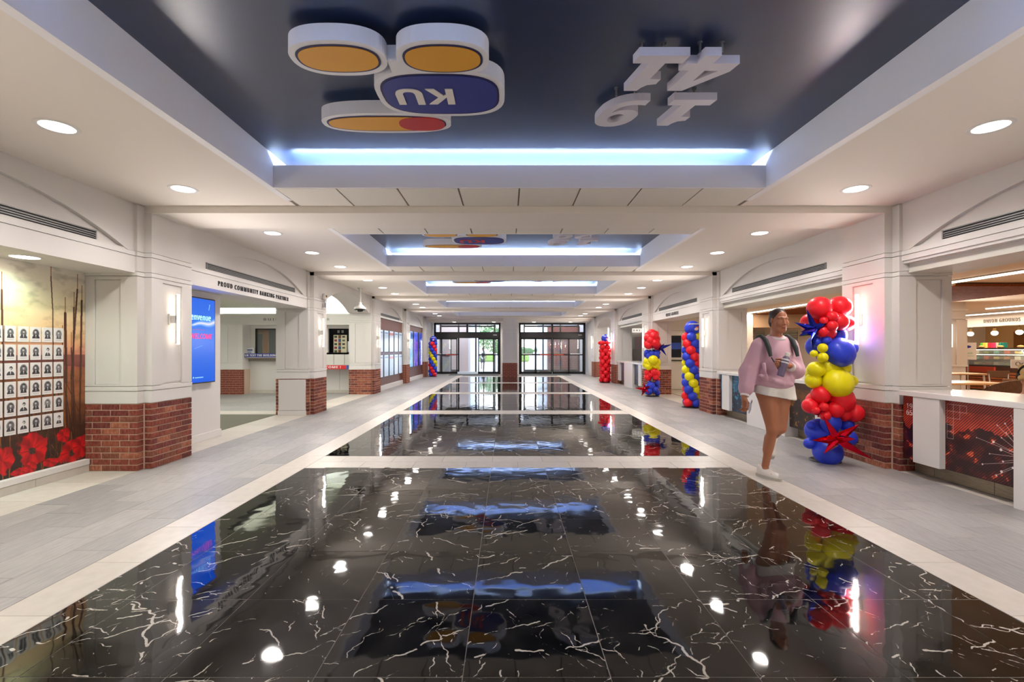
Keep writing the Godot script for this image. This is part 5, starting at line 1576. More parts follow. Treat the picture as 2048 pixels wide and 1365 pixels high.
func build_doors() -> void:
	var zd := -25.9
	part_structure("wall_far", mb().span(-0.50, 0.50, 0, 3.0, zd + 0.1, zd - 0.4), M.white)
	# centre pillar before the doors
	var o := thing("pillar", "white centre pillar with brick base between the two glass doors", "pillar", Vector3(0, 0, -23.75))
	part("mortar", mb().span(-0.355, 0.355, 0, 0.70, 0.345, -0.35).done(), M.mortar, o)
	joined = mb()
	for c in 10:
		for q in run_cuts(0.74, 0.092 if c % 2 else 0.194):
			lay(o, -0.37 + q[0], -0.37 + q[1], 0.035 + 0.0677 * c, 0.36, 0.27)
	tag(part("brickwork", joined.done(), bricks[0], o), "", "", "", "stuff")
	joined = null
	part("shaft", mb().span(-0.35, 0.35, 0.69, 2.98, 0.335, -0.34).done(), M.white, o)
	part("stile", mb().span(-0.37, -0.2, 0.9, 2.16, 0.355, 0.3).span(0.2, 0.37, 0.9, 2.16, 0.355, 0.3).span(-0.2, 0.2, 2.08, 2.16, 0.355, 0.3).span(-0.2, 0.2, 0.9, 0.97, 0.355, 0.3).done(), M.white, o)
	part("cornice", mb().span(-0.375, 0.375, 0.71, 0.86, 0.36, -0.34).span(-0.375, 0.375, 2.168, 2.213, 0.36, -0.34).span(-0.375, 0.375, 2.39, 2.436, 0.36, -0.34).done(), M.trim, o)
	var units := [[-4.12, -0.50, "door_1"], [0.50, 4.12, "door_2"]]
	for n in 2:
		var x0: float = units[n][0]
		var x1: float = units[n][1]
		var d := frame(units[n][2])
		d.position = Vector3(0, 0, zd)
		var f := mb()
		f.span(x0, x0 + 0.10, 0, 2.80, -0.06, 0.06).span(x1 - 0.10, x1, 0, 2.80, -0.06, 0.06)
		f.span(x0, x1, 2.71, 2.80, -0.06, 0.06).span(x0, x1, 2.24, 2.30, -0.06, 0.06)
		var xm := (x0 + x1) / 2
		f.span(xm - 0.05, xm + 0.05, 2.30, 2.71, -0.06, 0.06)
		part("door_frame", f.done(), M.black, d)
		part("operator_box", mb().span(x0 + 0.1, x1 - 0.1, 1.97, 2.24, -0.1, 0.1, 0.006).done(), mat(rgb(30, 26, 26), 0.35), d)
		for e in [[x0 + 0.1, xm - 0.05], [xm + 0.05, x1 - 0.1]]:
			part("transom_pane", mb().span(e[0], e[1], 2.30, 2.71, -0.006, 0.006).done(), M.glass, d)
		part("exit_label", mb().span(x1 - 0.4, x1 - 0.2, 2.13, 2.15, 0.1, 0.104).done(), M.print_white, d)
		# leaves: two fixed outer ones, two sliding inner ones
		var leaves: Array = [[x0 + 0.1, x0 + 0.95, 0.0], [x0 + 0.40, x0 + 1.27, 0.05], [x1 - 1.22, x1 - 0.36, 0.05], [x1 - 0.95, x1 - 0.1, 0.0]] if n == 0 else [[x0 + 0.1, x0 + 0.92, 0.0], [x0 + 0.9, xm - 0.01, 0.05], [xm + 0.01, x1 - 0.9, 0.05], [x1 - 0.92, x1 - 0.1, 0.0]]
		for i in 4:
			var q: Array = leaves[i]
			var b := 0.055
			var leaf := part("door_leaf", mb().span(q[0], q[0] + b, 0.02, 1.97, q[2] - 0.02, q[2] + 0.02).span(q[1] - b, q[1], 0.02, 1.97, q[2] - 0.02, q[2] + 0.02).span(q[0], q[1], 0.02, 0.14, q[2] - 0.02, q[2] + 0.02).span(q[0], q[1], 1.90, 1.97, q[2] - 0.02, q[2] + 0.02).span(q[0], q[1], 1.03, 1.09, q[2] - 0.02, q[2] + 0.02).done(), M.black, d)
			part("pane", mb().span(q[0] + b, q[1] - b, 0.14, 1.90, q[2] - 0.005, q[2] + 0.005).done(), M.glass, leaf)
			if (n == 1 and i in [1, 2]) or (n == 0 and i == 1):
				part("red_strip", mb().span(q[0] + 0.25 if i == 1 else q[0] + 0.06, q[1] - 0.06 if i == 1 else q[1] - 0.3, 1.04, 1.085, q[2] + 0.02, q[2] + 0.026).done(), mat(rgb(196, 70, 50), 0.5), d)
			elif i in [0, 3]:
				part("notice_strip", mb().span(q[0] + 0.1, q[1] - 0.2, 1.09, 1.13, q[2] + 0.02, q[2] + 0.024).done(), M.print_white, d)
	# second line of frames across the porch
	for n in 2:
		var d := frame("door_5" if n == 0 else "door_6")
		d.position = Vector3(0, 0, -29.0)
		var s := -1.0 if n == 0 else 1.0
		var f := mb()
		for x in [0.9, 2.05, 3.1, 4.2]:
			f.span(s * x - 0.045, s * x + 0.045, -0.02, 2.86, -0.05, 0.05)
		f.span(s * 0.9, s * 4.2, 2.72, 2.82, -0.05, 0.05).span(s * 0.9, s * 4.2, 2.15, 2.35, -0.05, 0.05)
		for q in ([[3.1, 4.2]] if n == 0 else [[0.9, 2.05], [2.05, 3.1], [3.1, 4.2]]):
			f.span(s * q[0], s * q[1], -0.02, 0.12, -0.03, 0.03).span(s * q[0], s * q[1], 1.02, 1.08, -0.03, 0.03)
			part("pane", mb().span(s * q[0], s * q[1], 0.12, 2.15, -0.005, 0.005).done(), M.glass, d)
		part("door_frame", f.done(), M.black, d)
	# waste bin and low cabinet just outside
	var wb := thing("litter_bin", "pale grey litter bin inside the porch, left of the open door", "bin", Vector3(-3.65, 0, -27.4))
	part("bin_body", mb().box(Vector3(0, 0.45, 0), Vector3(0.5, 0.9, 0.45), 0.02).done(), mat(rgb(196, 206, 214), 0.5), wb)
	part("bin_hood", mb().box(Vector3(0, 0.97, 0), Vector3(0.46, 0.12, 0.4), 0.03).done(), M.black, wb)

# ---------------------------------------------------------------- balloons

func balloon_mesh() -> ArrayMesh:
	# one metre across; the neck points down local y
	if not M.has("balloon"):
		var p := [Vector2(0.0, -0.60), Vector2(0.055, -0.60), Vector2(0.03, -0.565), Vector2(0.03, -0.545)]
		for i in 19:
			var a := lerpf(-PI / 2 + 0.10, PI / 2, i / 18.0)
			var y := sin(a) * (0.54 if a < 0 else 0.5)
			p.append(Vector2(maxf(cos(a) * 0.5, 0.03 if a < 0 else 0.0), y))
		M.balloon = mb().lathe(p, 26).done()
	return M.balloon

func balloon(parent: Node, at: Vector3, r: Vector3, m: Material, neck := Vector3.ZERO) -> void:
	var d := neck if neck.length() > 0.01 else Vector3(0, -1, 0)
	var y := -d.normalized()
	var x := y.cross(Vector3(0.3, 0.2, 1.0)).normalized()
	part("balloon", balloon_mesh(), m, parent, Transform3D(Basis(x * r.x * 2.0, y * r.y * 2.0, x.cross(y) * r.z * 2.0), at))

func star_burst(parent: Node, called: String, at: Vector3, tips: Array, m: Material, wide: float) -> void:
	var o := mb()
	for t in tips:
		var d: Vector3 = t
		var l := d.length()
		var y := d / l
		var x := y.cross(Vector3(0.21, 0.33, 0.92)).normalized()
		var z := x.cross(y)
		var base := []
		# a pillowy eight sided spike with creases
		var prof := [[0.0, 0.55], [0.18, 1.0], [0.45, 0.72], [0.75, 0.34], [1.0, 0.0]]
		for i in prof.size() - 1:
			for k in 8:
				var q := []
				for e in [[i, k], [i, k + 1], [i + 1, k + 1], [i + 1, k]]:
					var a: float = TAU * (e[1] % 8) / 8.0
					var rr: float = wide * prof[e[0]][1] * (1.0 if e[1] % 2 == 0 else 0.8)
					q.append(at + y * l * float(prof[e[0]][0]) + (x * cos(a) + z * sin(a)) * rr)
				if prof[i + 1][1] > 0.0:
					o.out_quad(q[0], q[1], q[2], q[3], at + y * l * 0.4)
				else:
					o.out_tri(q[0], q[1], q[2], at + y * l * 0.4)
	o.ball(at, Vector3.ONE * wide * 0.9, 12, 8)
	part(called, o.done(), m, parent)

func base_plate(o: Node, r: float) -> void:
	part("base_plate", mb().lathe([Vector2(r, 0.0), Vector2(r, 0.012), Vector2(r * 0.9, 0.02), Vector2(0.0, 0.022)], 24).done(), M.black, o)
	part("pole", mb().tube([Vector3(0, 0.02, 0), Vector3(0, 1.72, 0)], [0.012], 10).done(), M.steel, o)

func build_balloons() -> void:
	var big := thing("balloon_column", "tall cluster of big red, blue and yellow balloons with a shiny red star at its foot", "balloon column", Vector3(3.73, 0, -5.76), "balloon columns")
	base_plate(big, 0.17)
	var s := 0.00163
	# [x, y in the picture's own scale, radius, flattening, depth towards the camera, colour]
	var set_ := [
		[275, 170, 84, 1.0, 0.06, "red"], [440, 160, 80, 1.0, 0.02, "red"], [505, 280, 58, 0.92, 0.0, "red"], [395, 275, 62, 1.0, 0.12, "red"], [315, 238, 38, 0.9, 0.19, "red"], [258, 268, 28, 0.9, 0.18, "red"], [308, 305, 36, 0.8, 0.21, "red"], [268, 345, 42, 1.0, 0.14, "red"], [318, 350, 58, 0.9, 0.10, "red"], [420, 240, 70, 1.0, -0.12, "red"], [280, 270, 70, 1.0, -0.12, "red"],
		[430, 372, 63, 0.75, 0.05, "blue"], [390, 495, 110, 0.83, 0.14, "blue"], [518, 465, 60, 1.0, 0.0, "blue"], [295, 412, 39, 0.85, 0.13, "blue"], [235, 425, 32, 0.9, 0.10, "blue"], [490, 560, 26, 1.0, 0.08, "blue"], [330, 450, 80, 1.0, -0.12, "blue"],
		[250, 465, 34, 0.95, 0.18, "yellow"], [203, 505, 26, 1.0, 0.14, "yellow"], [247, 533, 36, 1.0, 0.19, "yellow"], [235, 622, 60, 1.0, 0.10, "yellow"], [335, 612, 78, 0.8, 0.08, "yellow"], [445, 612, 56, 0.85, 0.08, "yellow"], [226, 705, 56, 1.0, 0.07, "yellow"], [372, 715, 110, 0.82, 0.15, "yellow"], [518, 710, 45, 1.15, 0.02, "yellow"], [340, 660, 90, 1.0, -0.12, "yellow"],
		[268, 808, 66, 1.0, 0.10, "red"], [425, 832, 105, 0.72, 0.10, "red"], [208, 890, 56, 1.15, 0.06, "red"], [255, 890, 33, 1.0, 0.19, "red"], [205, 915, 28, 1.0, 0.17, "red"], [270, 953, 36, 0.95, 0.18, "red"], [357, 912, 60, 0.85, 0.15, "red"], [520, 942, 67, 1.0, 0.08, "red"], [445, 950, 52, 1.0, 0.08, "red"], [340, 880, 90, 1.0, -0.12, "red"],
		[340, 1012, 72, 0.72, 0.11, "blue"], [495, 1035, 56, 0.85, 0.02, "blue"], [463, 1122, 62, 0.97, 0.11, "blue"], [320, 1222, 102, 0.77, 0.10, "blue"], [216, 1035, 32, 1.2, 0.05, "blue"], [218, 1170, 42, 1.3, 0.03, "blue"], [430, 1200, 40, 0.9, 0.0, "blue"], [335, 1090, 110, 0.8, -0.06, "blue"],
	]
	for q in set_:
		var at := Vector3((q[0] - 341) * s, (1300 - q[1]) * s + 0.006, q[4])
		var rr: float = q[2] * s
		balloon(big, at, Vector3(rr, rr * q[3], rr), M[q[5]], Vector3(-at.x, 0.0, -at.z - 0.05) * 0.2 + Vector3(0, -0.02 if q[2] > 90 else 0.0, -0.01))
	star_burst(big, "foil_star", Vector3(-0.055, 0.315, 0.29), [Vector3(-0.20, 0.29, 0.05), Vector3(0.25, 0.18, 0.02), Vector3(-0.33, 0.0, 0.06), Vector3(0.37, -0.225, 0.08), Vector3(-0.22, -0.145, 0.1), Vector3(0.03, 0.05, 0.25)], M.foil_red, 0.055)
	star_burst(big, "foil_star", Vector3(-0.205, 1.585, 0.12), [Vector3(-0.115, 0.245, 0.03), Vector3(-0.28, 0.085, 0.06), Vector3(-0.25, -0.035, 0.14), Vector3(-0.06, -0.24, 0.06), Vector3(-0.17, -0.075, -0.03), Vector3(-0.1, -0.12, 0.1), Vector3(0.1, 0.1, 0.1)], M.foil_blue, 0.052)
	# the same idea farther off
	var mid := thing("balloon_column", "balloon column of red, blue, yellow, red and blue bands with dark and red stars", "balloon column", Vector3(4.05, 0, -13.7), "balloon columns")
	base_plate(mid, 0.2)
	var bands := [["blue", 0.0, 0.46, 0.12, 9], ["red", 0.42, 0.78, 0.105, 12], ["yellow", 0.72, 1.08, 0.12, 10], ["blue", 1.06, 1.34, 0.10, 11], ["red", 1.32, 1.92, 0.125, 16]]
	var g := RandomNumberGenerator.new()
	g.seed = 17
	for b in bands:
		for i in b[4]:
			var a: float = TAU * (i * 0.381966) + g.randf() * 0.5
			var rr: float = b[3] * g.randf_range(0.62, 1.1)
			var hh := lerpf(b[1] + rr, b[2] - rr * 0.6, (i + 0.5) / b[4])
			var ring := 0.15 if hh < 1.6 else 0.15 * (1.0 - (hh - 1.6) * 1.6)
			balloon(mid, Vector3(cos(a) * ring, hh, sin(a) * ring), Vector3(rr, rr * 0.95, rr), M[b[0]], Vector3(-cos(a), -0.1, -sin(a)))
	balloon(mid, Vector3(-0.03, 1.05, 0.2), Vector3(0.14, 0.14, 0.14), M.yellow, Vector3(0, 0, -1))
	balloon(mid, Vector3(-0.02, 1.80, 0.02), Vector3(0.15, 0.14, 0.15), M.red)
	star_burst(mid, "foil_star", Vector3(-0.24, 0.22, 0.12), [Vector3(-0.30, 0.03, 0.02), Vector3(-0.05, 0.2, 0.05), Vector3(-0.12, -0.2, 0.06), Vector3(0.12, 0.1, 0.12), Vector3(0.1, -0.12, 0.1), Vector3(-0.05, 0.05, 0.2)], M.foil_red, 0.045)
	star_burst(mid, "foil_star", Vector3(0.22, 1.40, 0.1), [Vector3(0.32, 0.1, 0.02), Vector3(0.16, -0.24, 0.03), Vector3(0.05, 0.12, 0.15), Vector3(-0.1, -0.1, 0.12)], M.foil_blue, 0.05)
	# spiral columns: rings of four balloons, each ring turned on a little
	var kinds := ["blue", "yellow", "blue", "red"]
	for q in [[Vector3(4.16, 0, -11.05), "spiral column of red, blue and yellow balloons half hidden by the brick pillar", 0.55], [Vector3(-3.82, 0, -23.55), "spiral balloon column standing at the left end of the hall by the doors", 2.4]]:
		var c := thing("balloon_column", q[1], "balloon column", q[0], "balloon columns")
		base_plate(c, 0.22)
		for i in 11:
			for j in 4:
				var a: float = q[2] + TAU * j / 4.0 - i * 0.72
				balloon(c, Vector3(sin(a) * 0.125, 0.12 + 0.152 * i, cos(a) * 0.125), Vector3(0.108, 0.100, 0.108), M[kinds[j]], Vector3(-sin(a), 0, -cos(a)))
		globe(c, Vector3(0.02, 1.845, 0.0), 0.175)
	var rc := thing("balloon_column", "all red balloon column with a blue globe on top before the far pillar", "balloon column", Vector3(3.84, 0, -19.3), "balloon columns")
	base_plate(rc, 0.22)
	for i in 10:
		for j in 4:
			var a := TAU * j / 4.0 + (PI / 4 if i % 2 else 0.0)
			balloon(rc, Vector3(sin(a) * 0.15, 0.115 + 0.148 * i, cos(a) * 0.15), Vector3(0.104, 0.094, 0.104), M.red, Vector3(-sin(a), 0, -cos(a)))
	for j in 6:
		var a := TAU * j / 6.0 + 0.3
		balloon(rc, Vector3(sin(a) * 0.17, 1.62, cos(a) * 0.17), Vector3(0.085, 0.11, 0.085), M.red, Vector3(-sin(a), 0, -cos(a)))
	globe(rc, Vector3(0.02, 1.80, 0.0), 0.17)

func globe(o: Node, at: Vector3, r: float) -> void:
	# round blue foil balloon with a plain pale and red patch where the print was
	part("globe_balloon", mb().ball(at, Vector3.ONE * r, 28, 18).done(), M.blue, o)
	var arc := []
	for i in 13:
		var a := lerpf(-0.75, 0.75, i / 12.0)
		arc.append(at + Vector3(sin(a) * cos(0.55), sin(0.55), cos(a) * cos(0.55)) * r * 1.003)
	part("printed_band", mb().tube(arc, [0.014], 6).done(), M.print_white, o)
	part("printed_patch", mb().ball(at + Vector3(0.15, -0.12, 0.95).normalized() * r * 0.97, Vector3(0.05, 0.04, 0.012), 16, 8).done(), mat(rgb(226, 190, 170), 0.4), o)
	part("printed_patch", mb().ball(at + Vector3(0.3, 0.12, 0.9).normalized() * r * 0.975, Vector3(0.035, 0.022, 0.012), 16, 8, Basis.from_euler(Vector3(0, 0.3, 0))).done(), mat(rgb(196, 60, 60), 0.4), o)

# ---------------------------------------------------------------- people: smooth fields meshed as surface nets

class Field:
	var lo: Vector3
	var c: float
	var nx: int
	var ny: int
	var nz: int
	var f := PackedFloat32Array()

	func _init(a: Vector3, b: Vector3, cell: float) -> void:
		lo = a
		c = cell
		nx = int((b.x - a.x) / cell) + 2
		ny = int((b.y - a.y) / cell) + 2
		nz = int((b.z - a.z) / cell) + 2
		f.resize(nx * ny * nz)
		f.fill(9.0)

	func bone(a: Vector3, b: Vector3, ra: float, rb: float, k := 0.03, squash := Vector3.ONE) -> Field:
		# a tapered capsule joined smoothly; squash scales distances along an axis (>1 makes it thinner there)
		var pad := maxf(ra, rb) / minf(squash.x, minf(squash.y, squash.z)) + k + c * 2.5
		var p0 := (a.min(b) - Vector3.ONE * pad - lo) / c
		var p1 := (a.max(b) + Vector3.ONE * pad - lo) / c
		var sa := a * squash
		var ba := b * squash - sa
		var bb := maxf(ba.dot(ba), 1e-9)
		for z in range(maxi(0, int(p0.z)), mini(nz, int(p1.z) + 2)):
			for y in range(maxi(0, int(p0.y)), mini(ny, int(p1.y) + 2)):
				var row := (z * ny + y) * nx
				for x in range(maxi(0, int(p0.x)), mini(nx, int(p1.x) + 2)):
					var p := (lo + Vector3(x, y, z) * c) * squash - sa
					var h := clampf(p.dot(ba) / bb, 0.0, 1.0)
					var d := (p - ba * h).length() - lerpf(ra, rb, h)
					var o := f[row + x]
					var m := clampf(0.5 + 0.5 * (o - d) / k, 0.0, 1.0)
					f[row + x] = lerpf(o, d, m) - k * m * (1.0 - m) if o < 8.0 else d
		return self

	func blob(p: Vector3, r: Vector3, k := 0.03, b := Basis.IDENTITY) -> Field:
		var pad := maxf(r.x, maxf(r.y, r.z)) + k + c * 2.5
		var p0 := (p - Vector3.ONE * pad - lo) / c
		var p1 := (p + Vector3.ONE * pad - lo) / c
		var inv := b.inverse()
		var small := minf(r.x, minf(r.y, r.z))
		for z in range(maxi(0, int(p0.z)), mini(nz, int(p1.z) + 2)):
			for y in range(maxi(0, int(p0.y)), mini(ny, int(p1.y) + 2)):
				var row := (z * ny + y) * nx
				for x in range(maxi(0, int(p0.x)), mini(nx, int(p1.x) + 2)):
					var q := inv * (lo + Vector3(x, y, z) * c - p)
					var l := (q / r).length()
					var g := (q / (r * r)).length()
					var d := l * (l - 1.0) / g if g > 1e-6 else -small
					var o := f[row + x]
					var m := clampf(0.5 + 0.5 * (o - d) / k, 0.0, 1.0)
					f[row + x] = lerpf(o, d, m) - k * m * (1.0 - m) if o < 8.0 else d
		return self

	func keep(n: Vector3, off: float) -> Field:
		# keeps the side where n . p > off
		for z in nz:
			for y in ny:
				var row := (z * ny + y) * nx
				for x in nx:
					f[row + x] = maxf(f[row + x], off - n.dot(lo + Vector3(x, y, z) * c))
		return self

	func mesh(m: MB) -> MB:
		var at := PackedInt32Array()
		at.resize(nx * ny * nz)
		at.fill(-1)
		var pts: Array[Vector3] = []
		var nrm: Array[Vector3] = []
		var step := [0, 1, nx, nx + 1, nx * ny, nx * ny + 1, nx * ny + nx, nx * ny + nx + 1]
		var edges := [[0, 1], [2, 3], [4, 5], [6, 7], [0, 2], [1, 3], [4, 6], [5, 7], [0, 4], [1, 5], [2, 6], [3, 7]]
		for z in nz - 1:
			for y in ny - 1:
				for x in nx - 1:
					var i := (z * ny + y) * nx + x
					if absf(f[i]) > c * 3.0:
						continue
					var v := [0.0, 0.0, 0.0, 0.0, 0.0, 0.0, 0.0, 0.0]
					var neg := 0
					for k in 8:
						v[k] = f[i + step[k]]
						if v[k] < 0.0:
							neg += 1
					if neg == 0 or neg == 8:
						continue
					var sum := Vector3.ZERO
					var n := 0
					for e in edges:
						var a: float = v[e[0]]
						var b: float = v[e[1]]
						if (a < 0.0) != (b < 0.0):
							var t := a / (a - b)
							var pa := Vector3(e[0] & 1, (e[0] >> 1) & 1, e[0] >> 2)
							var pb := Vector3(e[1] & 1, (e[1] >> 1) & 1, e[1] >> 2)
							sum += pa.lerp(pb, t)
							n += 1
					at[i] = pts.size()
					pts.append(lo + (Vector3(x, y, z) + sum / n) * c)
					nrm.append(Vector3(v[1] + v[3] + v[5] + v[7] - v[0] - v[2] - v[4] - v[6], v[2] + v[3] + v[6] + v[7] - v[0] - v[1] - v[4] - v[5], v[4] + v[5] + v[6] + v[7] - v[0] - v[1] - v[2] - v[3]).normalized())
		for z in range(1, nz - 1):
			for y in range(1, ny - 1):
				for x in range(1, nx - 1):
					var i := (z * ny + y) * nx + x
					if absf(f[i]) > c * 3.0:
						continue
					for ax in 3:
						var s: int = [1, nx, nx * ny][ax]
						var s1: int = [nx, nx * ny, 1][ax]
						var s2: int = [nx * ny, 1, nx][ax]
						if (f[i] < 0.0) == (f[i + s] < 0.0):
							continue
						var q := [at[i], at[i - s1], at[i - s1 - s2], at[i - s2]]
						if q.min() < 0:
							continue
						if f[i] >= 0.0:
							q.reverse()
						m.tri(pts[q[0]], pts[q[1]], pts[q[2]], nrm[q[0]], nrm[q[1]], nrm[q[2]])
						m.tri(pts[q[0]], pts[q[2]], pts[q[3]], nrm[q[0]], nrm[q[2]], nrm[q[3]])
		return m

func hand(m: MB, wrist: Vector3, b: Basis, curl: float, side: float, cell := 0.004) -> void:
	# b: x = across the palm to the thumb side, y = along the fingers, z = out of the back of the hand
	var h := Field.new(wrist - Vector3.ONE * 0.15, wrist + Vector3.ONE * 0.15, cell)
	var P := func(x: float, y: float, z: float) -> Vector3: return wrist + b * Vector3(x, y, z)
	h.bone(P.call(0, -0.03, 0), P.call(0, 0.02, 0), 0.024, 0.024, 0.012)
	for i in 4:
		var x: float = [0.027, 0.009, -0.009, -0.026][i]
		h.bone(P.call(x * 0.5, 0.012, 0), P.call(x, 0.082 - 0.004 * absf(i - 1.2), 0), 0.016, 0.0125, 0.012)
	for i in 4:
		var x: float = [0.028, 0.009, -0.010, -0.028][i]
		var l: float = [0.9, 1.0, 0.94, 0.75][i]
		var p: Vector3 = Vector3(x, 0.084 - 0.004 * absf(i - 1.2), 0)
		var a := curl * 0.55 + 0.1 * i * 0.3
		for j in 3:
			var q: Vector3 = p + Vector3(x * 0.05, cos(a), -sin(a)) * [0.042, 0.027, 0.022][j] * l
			h.bone(P.call(p.x, p.y, p.z), P.call(q.x, q.y, q.z), 0.0095 - 0.001 * j, 0.0087 - 0.001 * j, 0.004)
			p = q
			a += curl * [0.95, 0.7, 0.5][j]
	var t := [Vector3(0.02, 0.02, -0.006), Vector3(0.045, 0.048, -0.016), Vector3(0.052, 0.078, -0.02 - 0.02 * curl), Vector3(0.048, 0.10, -0.026 - 0.032 * curl)]
	for j in 3:
		h.bone(P.call(t[j].x, t[j].y, t[j].z), P.call(t[j + 1].x, t[j + 1].y, t[j + 1].z), 0.014 - 0.0022 * j, 0.0118 - 0.0018 * j, 0.008)
	h.mesh(m)

func head(m: MB, at: Vector3, b: Basis, cell := 0.005) -> void:
	# at: centre of the skull; b: x = the person's left, y = up, z = forwards
	var h := Field.new(at - Vector3.ONE * 0.2, at + Vector3.ONE * 0.18, cell)
	var P := func(x: float, y: float, z: float) -> Vector3: return at + b * Vector3(x, y, z)
	h.blob(P.call(0, 0.025, -0.012), Vector3(0.073, 0.092, 0.092), 0.02, b)
	h.blob(P.call(0, -0.035, 0.025), Vector3(0.060, 0.075, 0.068), 0.03, b)
	h.bone(P.call(-0.022, -0.10, 0.048), P.call(0.022, -0.10, 0.048), 0.022, 0.022, 0.03)
	h.bone(P.call(-0.052, -0.065, 0.0), P.call(-0.02, -0.102, 0.045), 0.02, 0.016, 0.03)
	h.bone(P.call(0.052, -0.065, 0.0), P.call(0.02, -0.102, 0.045), 0.02, 0.016, 0.03)
	for s in [-1.0, 1.0]:
		h.blob(P.call(s * 0.040, -0.03, 0.066), Vector3(0.024, 0.024, 0.013), 0.03, b)         # cheek
		h.bone(P.call(s * 0.012, 0.022, 0.083), P.call(s * 0.045, 0.024, 0.068), 0.009, 0.008, 0.014)   # brow ridge
		h.blob(P.call(s * 0.076, -0.005, -0.005), Vector3(0.009, 0.030, 0.018), 0.008, b * Basis.from_euler(Vector3(0, s * 0.35, 0)))
		h.blob(P.call(s * 0.011, -0.043, 0.094), Vector3(0.008, 0.007, 0.009), 0.006, b)
	h.bone(P.call(0, 0.012, 0.084), P.call(0, -0.036, 0.104), 0.008, 0.011, 0.010)
	h.bone(P.call(-0.016, -0.066, 0.090), P.call(0.016, -0.066, 0.090), 0.008, 0.008, 0.010)
	h.bone(P.call(-0.013, -0.077, 0.088), P.call(0.013, -0.077, 0.088), 0.008, 0.008, 0.010)
	h.bone(P.call(0, -0.05, -0.03), P.call(0, -0.16, -0.045), 0.05, 0.052, 0.03)
	h.mesh(m)

func face_parts(o: Node, at: Vector3, b: Basis, hair: Material) -> void:
	var eye := mb()
	var iris := mb()
	var brow := mb()
	for s in [-1.0, 1.0]:
		eye.ball(at + b * Vector3(s * 0.030, 0.0, 0.071), Vector3(0.0125, 0.0075, 0.0095), 14, 8, b)
		iris.ball(at + b * Vector3(s * 0.030, 0.0, 0.0795), Vector3(0.0048, 0.0052, 0.0028), 12, 6, b)
		brow.tube([at + b * Vector3(s * 0.012, 0.024, 0.090), at + b * Vector3(s * 0.030, 0.029, 0.083), at + b * Vector3(s * 0.048, 0.023, 0.070)], [0.0025, 0.0035, 0.002], 6)
	part("eyes", eye.done(), M.print_white, o)
	part("irises", iris.done(), mat(rgb(52, 34, 24), 0.2), o)
	part("eyebrows", brow.done(), hair, o)
	part("lips", mb().ball(at + b * Vector3(0, -0.0675, 0.0955), Vector3(0.019, 0.0052, 0.006), 16, 8, b).ball(at + b * Vector3(0, -0.0765, 0.0945), Vector3(0.017, 0.006, 0.0065), 16, 8, b).done(), mat(rgb(160, 84, 76), 0.4), o)

func build_people() -> void:
	build_walker()
	build_cafe_people()
	build_passer()

